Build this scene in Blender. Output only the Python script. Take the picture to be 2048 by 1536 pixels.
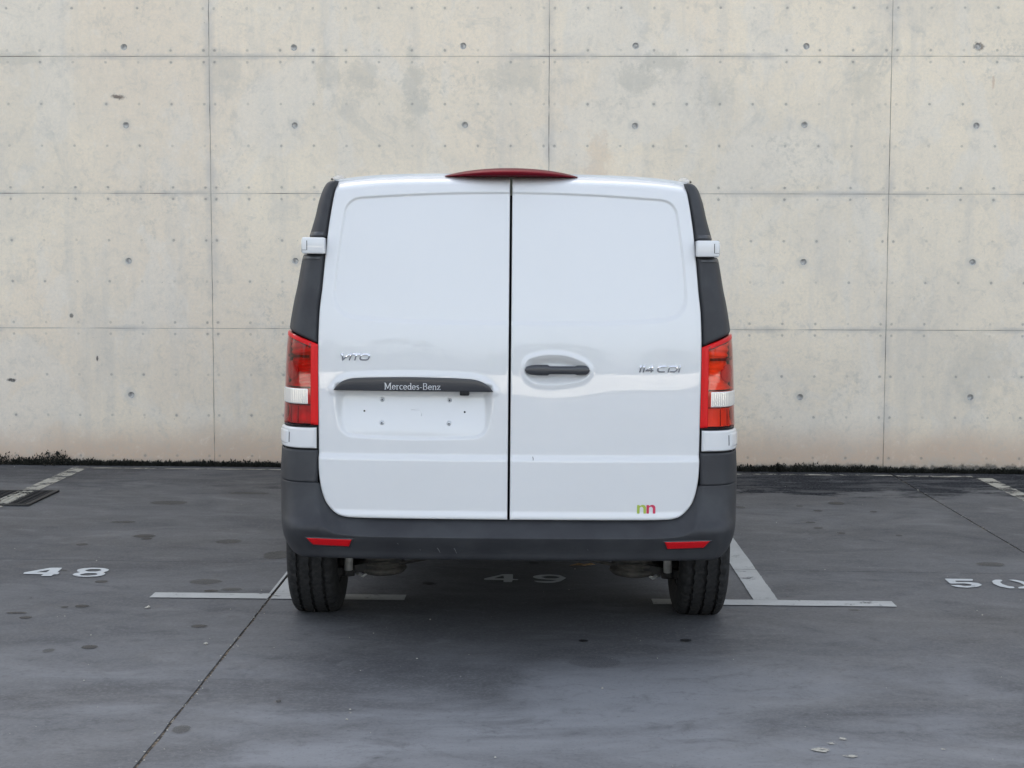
import bpy, bmesh, math, random
import numpy as np
from mathutils import Vector, Matrix

for o in list(bpy.data.objects): bpy.data.objects.remove(o)
scene = bpy.context.scene
COL = scene.collection
random.seed(7); RNG = np.random.default_rng(11)

# ---------------------------------------------------------------- camera
CAM_H = 1.5223; YAW, PITCH, ROLL = -0.015167, -0.079123, 0.00186
fw = Vector((math.sin(YAW)*math.cos(PITCH), math.cos(YAW)*math.cos(PITCH), math.sin(PITCH)))
rt = fw.cross(Vector((0, 0, 1))).normalized(); up = rt.cross(fw)
r2 = math.cos(ROLL)*rt + math.sin(ROLL)*up; u2 = -math.sin(ROLL)*rt + math.cos(ROLL)*up
cam_d = bpy.data.cameras.new('camera'); cam = bpy.data.objects.new('camera', cam_d); COL.objects.link(cam)
m = Matrix((r2, u2, -fw)).transposed().to_4x4(); m.translation = (0, 0, CAM_H)
cam.matrix_world = m
cam_d.sensor_width = 36.0; cam_d.lens = 52.78; cam_d.clip_start = 0.05; cam_d.clip_end = 2000
scene.camera = cam

# ---------------------------------------------------------------- sky, sun, exposure
SUN_EL = math.radians(27); SUN_AZ = math.radians(-18)       # the sun stands behind the tall wall
world = bpy.data.worlds.new('World'); scene.world = world; world.use_nodes = True
wn = world.node_tree; wn.nodes.clear()
sky = wn.nodes.new('ShaderNodeTexSky'); sky.sky_type = 'NISHITA'; sky.sun_disc = False
sky.sun_elevation = SUN_EL; sky.sun_rotation = SUN_AZ; sky.air_density = 1.0; sky.dust_density = 4.0; sky.ozone_density = 1.0
hsv = wn.nodes.new('ShaderNodeHueSaturation'); hsv.inputs['Saturation'].default_value = 0.47
bg = wn.nodes.new('ShaderNodeBackground'); bg.inputs['Strength'].default_value = 0.15
wo = wn.nodes.new('ShaderNodeOutputWorld')
wn.links.new(sky.outputs[0], hsv.inputs['Color']); wn.links.new(hsv.outputs[0], bg.inputs['Color']); wn.links.new(bg.outputs[0], wo.inputs['Surface'])
sd = Vector((math.sin(SUN_AZ)*math.cos(SUN_EL), math.cos(SUN_AZ)*math.cos(SUN_EL), math.sin(SUN_EL)))
sun_d = bpy.data.lights.new('sun', 'SUN'); sun_d.energy = 3.0; sun_d.angle = math.radians(0.53); sun_d.color = (1.0, 0.93, 0.82)
sun = bpy.data.objects.new('sun', sun_d); COL.objects.link(sun)
sun.rotation_euler = (-sd).to_track_quat('-Z', 'Y').to_euler(); sun.location = sd*60
scene.view_settings.view_transform = 'Standard'; scene.view_settings.look = 'None'
scene.view_settings.gamma = 1.0; scene.view_settings.use_curve_mapping = False
scene.view_settings.exposure = 1.93
scene.render.resolution_x = 1024; scene.render.resolution_y = 768

# ---------------------------------------------------------------- helpers
def tag(o, label=None, cat=None, group=None, kind=None):
    if label: o['label'] = label
    if cat: o['category'] = cat
    if group: o['group'] = group
    if kind: o['kind'] = kind
    return o
def link(name, me, mat=None, parent=None):
    o = bpy.data.objects.new(name, me); COL.objects.link(o)
    if mat is not None:
        me.materials.clear(); me.materials.append(mat)
    if parent is not None: o.parent = parent
    return o
def pymesh(name, vs, fs, mat, parent=None, smooth=True):
    me = bpy.data.meshes.new(name); me.from_pydata([tuple(map(float, v)) for v in vs], [], fs)
    me.validate()
    if smooth: me.polygons.foreach_set('use_smooth', [True]*len(me.polygons))
    me.update()
    return link(name, me, mat, parent)
def gridfaces(n, m_, cu=False, cv=False, off=0, flip=False):
    fs = []
    for i in range(n if cu else n-1):
        for j in range(m_ if cv else m_-1):
            a = off+i*m_+j; b = off+((i+1) % n)*m_+j; c = off+((i+1) % n)*m_+(j+1) % m_; d = off+i*m_+(j+1) % m_
            fs.append((a, d, c, b) if flip else (a, b, c, d))
    return fs
def gridmesh(name, A, mat, parent=None, cu=False, cv=False, flip=False, rim=None):
    """A[n,m,3]; rim = vector by which the open border is extruded (gives the sheet an edge)."""
    n, m_ = A.shape[:2]; vs = A.reshape(-1, 3).tolist(); fs = gridfaces(n, m_, cu, cv, 0, flip)
    if rim is not None:
        loop = [i*m_ for i in range(n)]+[(n-1)*m_+j for j in range(1, m_)]+[i*m_+m_-1 for i in range(n-2, -1, -1)]+[j for j in range(m_-2, 0, -1)]
        base = len(vs)
        for k in loop: vs.append([vs[k][a]+rim[a] for a in range(3)])
        L = len(loop)
        for q in range(L):
            a, b = loop[q], loop[(q+1) % L]; c, d = base+(q+1) % L, base+q
            fs.append((a, d, c, b) if not flip else (a, b, c, d))
    return pymesh(name, vs, fs, mat, parent)
def bm_obj(name, bm, mat, parent=None, smooth=False):
    me = bpy.data.meshes.new(name); bm.to_mesh(me); bm.free()
    if smooth: me.polygons.foreach_set('use_smooth', [True]*len(me.polygons))
    return link(name, me, mat, parent)
def box(name, lo, hi, mat, parent=None, bev=0.0, seg=2, smooth=None):
    bm = bmesh.new(); bmesh.ops.create_cube(bm, size=1)
    for v in bm.verts:
        v.co = Vector([lo[a]+(v.co[a]+.5)*(hi[a]-lo[a]) for a in range(3)])
    if bev: bmesh.ops.bevel(bm, geom=bm.edges[:], offset=bev, segments=seg, affect='EDGES', profile=.5)
    return bm_obj(name, bm, mat, parent, smooth=bool(bev) if smooth is None else smooth)
def lathe(name, prof, mat, parent=None, n=32, axis='Z', loc=(0, 0, 0)):
    A = np.zeros((n, len(prof), 3))
    for i in range(n):
        a = 2*math.pi*i/n
        for j, (r, h) in enumerate(prof):
            p = (r*math.cos(a), r*math.sin(a), h) if axis == 'Z' else ((h, r*math.cos(a), r*math.sin(a)) if axis == 'X' else (r*math.cos(a), h, -r*math.sin(a)))
            A[i, j] = p
    A += np.array(loc)
    return gridmesh(name, A, mat, parent, cu=True)
def tube(name, pts, r, mat, parent=None, n=12):
    pts = [Vector(p) for p in pts]; A = np.zeros((len(pts)+2, n, 3))
    for i, p in enumerate(pts):
        d = (pts[min(i+1, len(pts)-1)]-pts[max(i-1, 0)]).normalized()
        a = d.orthogonal().normalized(); b = d.cross(a)
        for k in range(n):
            t = 2*math.pi*k/n; A[i+1, k] = p+r*(math.cos(t)*a+math.sin(t)*b)
    A[0] = np.array(pts[0]); A[-1] = np.array(pts[-1])
    return gridmesh(name, A, mat, parent, cv=True)
def poly_sheet(name, loops, mat, parent=None, thick=0.0, xf=None, bev=0.0):
    """filled 2-D outline with holes -> mesh; xf maps (x, y, h) to the final point"""
    cu = bpy.data.curves.new(name, 'CURVE'); cu.dimensions = '2D'; cu.fill_mode = 'BOTH'; cu.extrude = thick/2; cu.bevel_depth = bev
    for L in loops:
        sp = cu.splines.new('POLY'); sp.points.add(len(L)-1); sp.use_cyclic_u = True
        for q, (x, y) in zip(sp.points, L): q.co = (x, y, 0, 1)
    tmp = bpy.data.objects.new('tmp', cu); COL.objects.link(tmp)
    dg = bpy.context.evaluated_depsgraph_get(); dg.update()
    me = bpy.data.meshes.new_from_object(tmp.evaluated_get(dg), depsgraph=dg)
    bpy.data.objects.remove(tmp); bpy.data.curves.remove(cu); me.name = name
    if xf:
        for v in me.vertices: v.co = xf(*v.co)
    me.update()
    return link(name, me, mat, parent)
def ss(a, b, x):
    t = np.clip((x-a)/(b-a), 0, 1); return t*t*(3-2*t)
def spline(xs, ys):
    xs = np.array(xs, float); ys = np.array(ys, float); h = np.diff(xs); d = np.diff(ys)/h
    mm = np.zeros_like(ys); mm[0] = d[0]; mm[-1] = d[-1]
    for i in range(1, len(xs)-1): mm[i] = 0 if d[i-1]*d[i] <= 0 else 2*d[i-1]*d[i]/(d[i-1]+d[i])
    def f(x):
        x = np.clip(np.asarray(x, float), xs[0], xs[-1]); i = np.clip(np.searchsorted(xs, x)-1, 0, len(xs)-2)
        t = (x-xs[i])/h[i]
        return ((2*t**3-3*t**2+1)*ys[i]+(t**3-2*t**2+t)*h[i]*mm[i]+(-2*t**3+3*t**2)*ys[i+1]+(t**3-t**2)*h[i]*mm[i+1])
    return f
def sdf(px, pz, L):
    """signed distance (inside < 0) to a closed polygon"""
    P = np.array(L, float); Q = np.roll(P, -1, 0); d = np.full(px.shape, 1e9); ins = np.zeros(px.shape, bool)
    for (ax, ay), (bx, by) in zip(P, Q):
        ex, ey = bx-ax, by-ay; t = np.clip(((px-ax)*ex+(pz-ay)*ey)/(ex*ex+ey*ey+1e-12), 0, 1)
        d = np.minimum(d, np.hypot(px-ax-t*ex, pz-ay-t*ey))
        if ay != by: ins ^= ((ay > pz) != (by > pz)) & (px < (bx-ax)*(pz-ay)/(by-ay)+ax)
    return np.where(ins, -d, d)
def rounded(L, r, n=7):
    out = []; N_ = len(L)
    rr = r if isinstance(r, (list, tuple)) else [r]*N_
    for i in range(N_):
        p = Vector(L[i]); a = Vector(L[i-1]); b = Vector(L[(i+1) % N_])
        da = (a-p); db = (b-p); k = min(rr[i], da.length*.49, db.length*.49)
        p0 = p+da.normalized()*k; p1 = p+db.normalized()*k
        for j in range(n+1):
            t = j/n; q = p0*(1-t)**2+p*2*t*(1-t)+p1*t*t; out.append((q.x, q.y))
    return out

# ---------------------------------------------------------------- node helpers
class NT:
    def __init__(s, name):
        s.m = bpy.data.materials.new(name); s.m.use_nodes = True; s.t = s.m.node_tree; s.t.nodes.clear()
        s.out = s.t.nodes.new('ShaderNodeOutputMaterial'); s.p = None
    def n(s, typ, ins=None, **kw):
        x = s.t.nodes.new(typ)
        for k, v in kw.items(): setattr(x, k, v)
        for k, v in (ins or {}).items(): s.set(x.inputs[k], v)
        return x
    def set(s, sock, v):
        if isinstance(v, bpy.types.NodeSocket): s.t.links.new(v, sock)
        else:
            if sock.type == 'RGBA' and len(v) == 3: v = (*v, 1)
            sock.default_value = v
    def math(s, op, a, b=0.0, c=None, clamp=False):
        x = s.n('ShaderNodeMath', operation=op, use_clamp=clamp); s.set(x.inputs[0], a); s.set(x.inputs[1], b)
        if c is not None: s.set(x.inputs[2], c)
        return x.outputs[0]
    def mix(s, f, a, b, mode='MIX'):
        x = s.n('ShaderNodeMix', data_type='RGBA', blend_type=mode); s.set(x.inputs[0], f); s.set(x.inputs[6], a); s.set(x.inputs[7], b)
        return x.outputs[2]
    def ramp(s, v, lo, hi, a=0.0, b=1.0, smooth=True):
        x = s.n('ShaderNodeMapRange', interpolation_type='SMOOTHSTEP' if smooth else 'LINEAR')
        for k, q in zip(('Value', 'From Min', 'From Max', 'To Min', 'To Max'), (v, lo, hi, a, b)): s.set(x.inputs[k], q)
        return x.outputs[0]
    def pos(s):
        if s.p is None: s.p = s.n('ShaderNodeNewGeometry').outputs['Position']
        return s.p
    def obj(s): return s.n('ShaderNodeTexCoord').outputs['Object']
    def xyz(s, v):
        x = s.n('ShaderNodeSeparateXYZ', {0: v}); return x.outputs
    def scale(s, v, sc):
        return s.n('ShaderNodeMapping', {'Vector': v, 'Scale': sc}).outputs[0]
    def noise(s, v, sc, det=4, rough=.55, dist=0.0):
        return s.n('ShaderNodeTexNoise', {'Vector': v, 'Scale': sc, 'Detail': det, 'Roughness': rough, 'Distortion': dist}).outputs['Fac']
    def bump(s, h, st=.3, d=.01, nrm=None):
        ins = {'Height': h, 'Strength': st, 'Distance': d}
        if nrm is not None: ins['Normal'] = nrm
        return s.n('ShaderNodeBump', ins).outputs[0]
    def bsdf(s, **kw):
        b = s.n('ShaderNodeBsdfPrincipled', {k.replace('_', ' '): v for k, v in kw.items()})
        s.t.links.new(b.outputs[0], s.out.inputs['Surface']); return s.m

def simple(name, col, rough=.5, metal=0.0, coat=0.0, grain=0.0, gs=200.0, spec=.5, bump=0.0, dirt=0.0):
    s = NT(name); c = col; kw = {}
    if grain or bump or dirt:
        p = s.obj(); nz = s.noise(p, gs, 3)
        if grain: c = s.mix(s.ramp(nz, .3, .7, 0, 1), tuple(v*(1-grain) for v in col), tuple(min(1, v*(1+grain)) for v in col))
        if dirt: c = s.mix(s.ramp(s.noise(p, 5, 6, .65), .52, .75, 0, dirt), c, (.22, .19, .155))
        if bump: kw['Normal'] = s.bump(nz, bump, .002)
    s.bsdf(Base_Color=c, Roughness=rough, Metallic=metal, Coat_Weight=coat, Coat_Roughness=.03, Specular_IOR_Level=spec, **kw)
    return s.m

# ---------------------------------------------------------------- materials
X0, Z0, WALL_Y, SLOPE = 0.0992, 1.0468, 11.156, -0.00543
def gz(x): return SLOPE*x

def wall_material():
    s = NT('board_marked_concrete'); p = s.pos(); x, y, z = s.xyz(p)
    big = s.noise(p, .9, 6, .6, .4); mid = s.noise(p, 3.2, 8, .65, .3); fine = s.noise(p, 45, 4, .6)
    streak = s.noise(s.scale(p, (4.0, 1, .45)), 1.4, 6, .6)
    c = s.mix(s.ramp(big, .36, .64), (.745, .655, .525), (.840, .728, .565))
    warm = s.ramp(s.noise(s.scale(p, (1, 1, .7)), .55, 4, .5), .47, .64)
    c = s.mix(s.math('MULTIPLY', warm, .55), c, (.79, .66, .51))
    c = s.mix(s.ramp(streak, .50, .70, 0, .36), c, (.57, .54, .485))
    c = s.mix(s.ramp(mid, .54, .70, 0, .30), c, (.56, .53, .475))
    c = s.mix(s.ramp(mid, .26, .44, .28, 0), c, (.77, .725, .655))
    wash = s.noise(s.scale(p, (1.3, 1, .75)), 1.15, 10, .62, .9); c = s.mix(s.ramp(wash, .53, .60, 0, .34), c, (.745, .700, .625))
    crust = s.math('MULTIPLY', s.ramp(s.noise(p, 26, 6, .7), .47, .60), s.ramp(s.noise(p, 1.25, 7, .68, .6), .54, .64)); c = s.mix(s.math('MULTIPLY', crust, .42), c, (.44, .42, .365))
    # every sheet of formwork left its own tone
    rnd = s.n('ShaderNodeObjectInfo').outputs['Random']
    c = s.mix(.6, c, s.mix(rnd, (.36, .36, .345), (.54, .515, .465)), 'MIX') if False else s.mix(.10, c, s.mix(rnd, (.50, .48, .44), (.80, .74, .64)))
    # leached blotches, thresholded so that they keep torn edges
    patch = s.noise(p, 1.9, 9, .72, .8)
    hi = s.ramp(z, 1.7, 2.6)
    c = s.mix(s.math('MULTIPLY', s.ramp(patch, .575, .655, 0, .34), hi), c, (.50, .48, .43))
    # damp smears along the joints
    fz = s.math('ABSOLUTE', s.math('SUBTRACT', s.math('FLOORED_MODULO', s.math('ADD', s.math('SUBTRACT', z, Z0), .5), 1.0), .5))
    fx = s.math('ABSOLUTE', s.math('SUBTRACT', s.math('FLOORED_MODULO', s.math('ADD', s.math('SUBTRACT', x, X0), 1.25), 2.5), 1.25))
    jn = s.ramp(s.noise(s.scale(p, (1.0, 1, .3)), 2.4, 5, .6), .40, .62)
    w1 = s.math('MULTIPLY', s.ramp(s.math('ADD', fz, s.math('MULTIPLY', s.noise(p, 9, 3), .03)), .02, .05, 1, 0), jn)
    jn2 = s.ramp(s.noise(s.scale(p, (.3, 1, 1.0)), 1.3, 5, .6), .42, .62)
    w2 = s.math('MULTIPLY', s.ramp(s.math('ADD', fx, s.math('MULTIPLY', s.noise(p, 7, 3), .05)), .03, .085, 1, 0), jn2)
    c = s.mix(s.math('MULTIPLY', s.math('MAXIMUM', w1, w2), .42), c, (.36, .365, .37))
    # placed stains (x, z, rx, rz, strength)
    nd = s.math('MULTIPLY', s.math('SUBTRACT', s.noise(p, 8, 12, .78), .5), 4.2)
    for (cx, cz, rx, rz, st, col) in STAINS:
        dx = s.math('MULTIPLY', s.math('SUBTRACT', x, cx), 1/rx); dz = s.math('MULTIPLY', s.math('SUBTRACT', z, cz), 1/rz)
        d = s.math('SQRT', s.math('ADD', s.math('MULTIPLY', dx, dx), s.math('MULTIPLY', dz, dz)))
        c = s.mix(s.ramp(s.math('ADD', d, nd), .45, 1.05, st if st > .65 else st*.75, 0), c, col)
    # splashed soil along the foot
    foot = s.math('ADD', z, s.math('MULTIPLY', s.math('SUBTRACT', s.noise(p, 2.2, 6, .65), .5), .24))
    c = s.mix(s.ramp(foot, .08, .40, .85, 0), c, (.555, .41, .30))
    c = s.mix(s.ramp(foot, .0, .09, .55, 0), c, (.40, .36, .29))
    mould = s.math('ADD', z, s.math('MULTIPLY', s.math('SUBTRACT', s.noise(p, 12, 8, .75), .5), .14)); c = s.mix(s.ramp(mould, .02, .05, .9, 0), c, (.045, .043, .036))
    mott = s.noise(p, 11, 9, .78, .5); c = s.mix(s.ramp(mott, .50, .66, 0, .36), c, (.49, .465, .415)); c = s.mix(s.ramp(mott, .32, .46, .32, 0), c, (.82, .765, .68))
    grain = s.noise(p, 160, 2, .5); c = s.mix(s.ramp(grain, .55, .75, 0, .30), c, (.44, .42, .38))
    # pits and specks
    pit = s.n('ShaderNodeTexVoronoi', {'Vector': p, 'Scale': 13.0}).outputs['Distance']
    pm = s.math('MULTIPLY', s.ramp(pit, .03, .085, 1, 0), s.ramp(s.noise(p, 2.1, 3), .50, .60))
    c = s.mix(s.math('MULTIPLY', pm, .4), c, (.22, .20, .18))
    # filled nail holes of the sheets
    u = s.math('FLOORED_MODULO', s.math('SUBTRACT', x, X0), 2.5); v = s.math('FLOORED_MODULO', s.math('SUBTRACT', z, Z0), 1.0)
    tu = s.math('MULTIPLY', s.math('SUBTRACT', u, .04), 1/.242); tv = s.math('MULTIPLY', s.math('SUBTRACT', v, .043), 1/.3047)
    ru = s.math('ROUND', tu); rv = s.math('ROUND', tv)
    cell = s.n('ShaderNodeTexWhiteNoise', {0: s.n('ShaderNodeCombineXYZ', {0: s.math('ROUND', s.math('MULTIPLY', x, 4.13)), 1: s.math('ROUND', s.math('MULTIPLY', z, 3.1)), 2: 1.0}).outputs[0]}, noise_dimensions='3D').outputs['Value']
    du = s.math('MULTIPLY', s.math('SUBTRACT', tu, ru), .242); dv = s.math('MULTIPLY', s.math('SUBTRACT', tv, rv), .3047)
    dd = s.math('SQRT', s.math('ADD', s.math('MULTIPLY', du, du), s.math('MULTIPLY', dv, dv)))
    dd = s.math('ADD', dd, s.math('MULTIPLY', s.math('SUBTRACT', s.noise(p, 60, 3), .5), .008))
    dot = s.ramp(dd, .0065, .0125, 1, 0); halo = s.ramp(dd, .008, .03, 1, 0)
    dot = s.math('MULTIPLY', dot, s.ramp(cell, .0, .9, .35, 1.0))
    c = s.mix(s.math('MULTIPLY', halo, s.math('MULTIPLY', s.ramp(cell, .4, 1), .18)), c, (.27, .27, .26))
    c = s.mix(s.math('MULTIPLY', dot, .62), c, (.25, .24, .22))
    th_ = s.ramp(s.math('ADD', s.math('SQRT', s.math('ADD', s.math('POWER', s.math('SUBTRACT', s.math('FLOORED_MODULO', s.math('SUBTRACT', x, X0), 1.25), .625), 2.0), s.math('POWER', s.math('SUBTRACT', v, .5), 2.0))), s.math('MULTIPLY', s.math('SUBTRACT', s.noise(p, 16, 4), .5), .03)), .028, .06, .34, 0)
    c = s.mix(s.math('MULTIPLY', th_, s.ramp(z, Z0+2.0, Z0+2.01, 1, 0)), c, (.46, .445, .41))
    c = s.mix(s.ramp(fine, .35, .65, 0, .16), c, (.46, .45, .42))
    h = s.math('ADD', s.math('MULTIPLY', fine, .5), s.math('ADD', s.math('MULTIPLY', mid, .8), s.math('MULTIPLY', dot, -1.5)))
    return s.bsdf(Base_Color=c, Roughness=s.ramp(mid, .3, .7, .72, .88), Specular_IOR_Level=.3, Normal=s.bump(h, .35, .004))
G_, B_, R_ = (.47, .445, .38), (.15, .115, .09), (.60, .44, .31)
STAINS = [(-.89, 2.80, .11, .28, .62, G_), (-1.53, 2.93, .12, .16, .45, G_), (-1.27, 2.90, .16, .15, .5, G_), (-.12, 2.90, .30, .14, .45, G_), (.78, 2.88, .22, .11, .55, G_), (.92, 2.99, .20, .10, .6, G_), (1.33, 2.78, .16, .10, .4, G_), (-3.08, 2.751, .055, .022, .95, B_), (3.24, 3.115, .055, .04, .8, B_), (3.343, 2.86, .012, .06, .7, R_), (-3.27, .815, .012, .03, .95, (.05, .03, .03)), (-3.92, .655, .035, .015, .95, (.04, .04, .04)), (-3.46, 1.137, .014, .018, .9, (.05, .045, .04)), (2.4, 2.85, .14, .20, .4, G_), (-3.9, 3.03, .5, .05, .5, G_), (3.3, .75, .25, .30, .35, G_), (-2.3, 2.95, .25, .16, .4, G_), (.45, 2.3, .10, .25, .4, R_)]
M = {}
M['wall'] = wall_material()
M['joint'] = simple('joint_dirt', (.27, .255, .23), .95, grain=.75, gs=2.5)
M['tie'] = simple('tie_mortar', (.42, .41, .39), .9, grain=.3, gs=60)

def floor_material():
    s = NT('power_floated_concrete'); p = s.pos(); x, y, z = s.xyz(p)
    a = s.noise(s.scale(p, (.55, 1, 1)), .9, 6, .58, 1.2); b = s.noise(s.scale(p, (.6, 1.1, 1)), 2.6, 7, .6, 1.5); f = s.noise(p, 75, 4, .7); g = s.noise(p, 22, 5, .65)
    c = s.mix(s.ramp(a, .34, .66), (.078, .079, .083), (.128, .130, .134))
    c = s.mix(s.ramp(b, .55, .74, 0, .55), c, (.055, .056, .060))
    c = s.mix(s.ramp(b, .24, .44, .55, 0), c, (.165, .169, .176))
    c = s.mix(s.ramp(s.noise(s.scale(p, (.35, 1, 1)), .45, 3), .5, .7, 0, .38), c, (.118, .108, .094))
    # patchy paler tone that sets in towards the aisle
    pale_front = s.math('MULTIPLY', s.ramp(y, 6.4, 4.9), s.ramp(s.noise(s.scale(p, (.5, 1, 1)), 1.5, 7, .62, .8), .38, .66))
    c = s.mix(s.math('MULTIPLY', pale_front, .85), c, (.215, .221, .232))
    # damp band at the foot of the wall
    yy = s.math('ADD', y, s.math('MULTIPLY', s.math('SUBTRACT', s.noise(s.scale(p, (.5, 1, 1)), 3.5, 7, .68), .5), 2.0))
    damp = s.ramp(yy, 9.95, 10.25)
    damp = s.math('MULTIPLY', damp, s.ramp(s.noise(s.scale(p, (.3, 1, 1)), 6, 6, .7), .36, .60, .55, 1))
    damp = s.math('MULTIPLY', damp, s.ramp(x, -2.6, .8, .45, 1))
    c = s.mix(s.math('MULTIPLY', damp, .92), c, (.020, .021, .024))
    c = s.mix(s.ramp(f, .45, .72, 0, .5), c, (.19, .19, .195)); c = s.mix(s.ramp(f, .28, .45, .4, 0), c, (.05, .05, .052))
    c = s.mix(s.ramp(g, .58, .75, 0, .4), c, (.05, .05, .053))
    m2 = s.noise(s.scale(p, (.75, 1, 1)), 6.5, 11, .78, .6); c = s.mix(s.ramp(m2, .50, .70, 0, .55), c, (.058, .058, .060)); c = s.mix(s.ramp(m2, .30, .47, .50, 0), c, (.185, .188, .192))
    sp = s.n('ShaderNodeTexVoronoi', {'Vector': p, 'Scale': 26.0}).outputs['Distance']
    spk = s.math('MULTIPLY', s.ramp(sp, .03, .07, 1, 0), s.ramp(s.noise(p, 3, 2), .5, .6))
    c = s.mix(s.math('MULTIPLY', spk, .6), c, (.28, .28, .27))
    h = s.math('ADD', s.math('MULTIPLY', f, .35), g)
    return s.bsdf(Base_Color=c, Roughness=s.ramp(b, .3, .7, .58, .74), Specular_IOR_Level=s.ramp(damp, 0, .8, .30, .0), Normal=s.bump(h, .4, .003))
M['floor'] = floor_material()
def groove_material():
    s = NT('silted_groove'); p = s.pos(); n1 = s.noise(p, 40, 5, .7); n2 = s.noise(p, 9, 4, .6)
    c = s.mix(s.ramp(n1, .42, .62), (.030, .026, .022), (.24, .185, .125)); c = s.mix(s.ramp(n2, .5, .65, 0, .7), c, (.035, .032, .028))
    return s.bsdf(Base_Color=c, Roughness=.95, Normal=s.bump(n1, .8, .006))
M['groove'] = groove_material()
def paint_material(name, col, wear, lo, hi):
    s = NT(name); p = s.pos(); n1 = s.noise(s.scale(p, (.7, 1, 1)), 9, 9, .72); n2 = s.noise(p, 70, 4, .6); n3 = s.noise(p, 3.0, 5, .6)
    c = s.mix(s.ramp(n3, .4, .65, 0, .45), col, tuple(v*.72 for v in col)); c = s.mix(s.ramp(n2, .5, .75, 0, .35), c, tuple(v*.6 for v in col))
    b = s.n('ShaderNodeBsdfPrincipled', {'Base Color': c, 'Roughness': .65}); t = s.n('ShaderNodeBsdfTransparent')
    mx = s.n('ShaderNodeMixShader'); s.t.links.new(b.outputs[0], mx.inputs[1]); s.t.links.new(t.outputs[0], mx.inputs[2])
    s.set(mx.inputs[0], s.math('MULTIPLY', s.ramp(s.math('ADD', n1, s.math('MULTIPLY', s.math('SUBTRACT', n2, .5), .25)), lo, hi), wear))
    s.t.links.new(mx.outputs[0], s.out.inputs['Surface']); return s.m
M['paint'] = paint_material('stall_paint', (.46, .465, .45), .8, .57, .72)
M['paint_old'] = paint_material('worn_stall_paint', (.42, .40, .34), .95, .44, .60)
M['digit'] = paint_material('digit_paint', (.55, .57, .57), .7, .60, .74)
def stain_material(name, col, alpha):
    s = NT(name); p = s.pos(); o = s.obj(); r = s.n('ShaderNodeVectorMath', {0: o}, operation='LENGTH').outputs['Value']
    n1 = s.noise(p, 18, 5, .65)
    b = s.n('ShaderNodeBsdfPrincipled', {'Base Color': s.mix(n1, col, tuple(v*1.5 for v in col)), 'Roughness': .5}); t = s.n('ShaderNodeBsdfTransparent')
    mx = s.n('ShaderNodeMixShader'); s.t.links.new(t.outputs[0], mx.inputs[1]); s.t.links.new(b.outputs[0], mx.inputs[2])
    s.set(mx.inputs[0], s.math('MULTIPLY', s.ramp(s.math('ADD', r, s.math('MULTIPLY', s.math('SUBTRACT', n1, .5), .5)), .78, .98, 1, 0), alpha))
    s.t.links.new(mx.outputs[0], s.out.inputs['Surface']); return s.m
M['stain'] = stain_material('oil_spot', (.030, .028, .028), .66)
M['stain_soft'] = stain_material('faint_spot', (.050, .048, .044), .42)
M['stain_wisp'] = stain_material('wispy_oil', (.03, .03, .032), .16)
M['stain_dark'] = stain_material('fresh_oil_spot', (.012, .012, .013), .92)
M['iron'] = simple('cast_iron', (.022, .022, .024), .6, metal=.3, grain=.4, gs=60, bump=.4)
M['earth'] = simple('far_ground', (.13, .125, .11), .9, grain=.3, gs=2)

def van_paint():
    s = NT('white_van_paint'); p = s.obj(); n1 = s.noise(p, 2.2, 5, .6)
    c = s.mix(s.ramp(n1, .35, .7, 0, .3), (.645, .653, .658), (.625, .63, .63))
    orange = s.noise(p, 260, 2, .5)
    return s.bsdf(Base_Color=c, Roughness=.42, Coat_Weight=1.0, Coat_Roughness=.008, Specular_IOR_Level=.25)
M['white'] = van_paint()
def plastic():
    s = NT('grained_black_plastic'); p = s.obj(); n1 = s.noise(p, 420, 2, .6); n2 = s.noise(p, 6, 5, .6)
    c = s.mix(s.ramp(n2, .35, .7), (.026, .027, .031), (.039, .041, .045))
    return s.bsdf(Base_Color=c, Roughness=.56, Specular_IOR_Level=.38, Normal=s.bump(n1, .14, .0006))
M['plastic'] = plastic()
M['gloss_black'] = simple('dark_trim', (.028, .030, .036), .35, coat=.2)
M['scuff'] = simple('scuffed_plastic', (.16, .16, .165), .8)
M['void'] = simple('matt_black', (.010, .010, .011), .8)  # flat black for dark gaps, slots and holes as well as black parts
M['chrome'] = simple('chrome', (.78, .79, .81), .12, metal=1.0)
M['silver'] = simple('silver_print', (.62, .64, .66), .35, metal=.5)
M['rubber'] = simple('tyre_rubber', (.019, .019, .0195), .82, grain=.35, gs=70, bump=.35, dirt=.06, spec=.3)
M['steel'] = simple('painted_steel_rim', (.10, .10, .105), .5, metal=.6)
M['under'] = simple('chassis', (.018, .018, .018), .8, grain=.4, gs=20)
M['rust'] = simple('dusty_spring_pan', (.060, .056, .050), .85, grain=.4, gs=25, bump=.4)
M['damper'] = simple('damper_tube', (.34, .34, .33), .5, grain=.2, gs=40)
M['reflex'] = None
def lens(name, col, rough=.04):
    s = NT(name)
    t = s.n('ShaderNodeBsdfTransparent', {'Color': (*col, 1)}); g = s.n('ShaderNodeBsdfGlossy', {'Color': (1, 1, 1, 1), 'Roughness': rough})
    fr = s.n('ShaderNodeFresnel', {'IOR': 1.5}); mx = s.n('ShaderNodeMixShader')
    s.t.links.new(fr.outputs[0], mx.inputs[0]); s.t.links.new(t.outputs[0], mx.inputs[1]); s.t.links.new(g.outputs[0], mx.inputs[2])
    s.t.links.new(mx.outputs[0], s.out.inputs['Surface']); return s.m
M['lens_red'] = lens('red_lens', (.84, .016, .013)); M['lens_red_lit'] = lens('red_lens_lit', (.95, .20, .085))  # second red lens: right lamp's copy, brighter light put into its colour
M['lens_clear'] = lens('clear_lens', (.93, .93, .92))
M['mirror'] = simple('lamp_reflector', (.72, .71, .70), .25, metal=.25)
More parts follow.
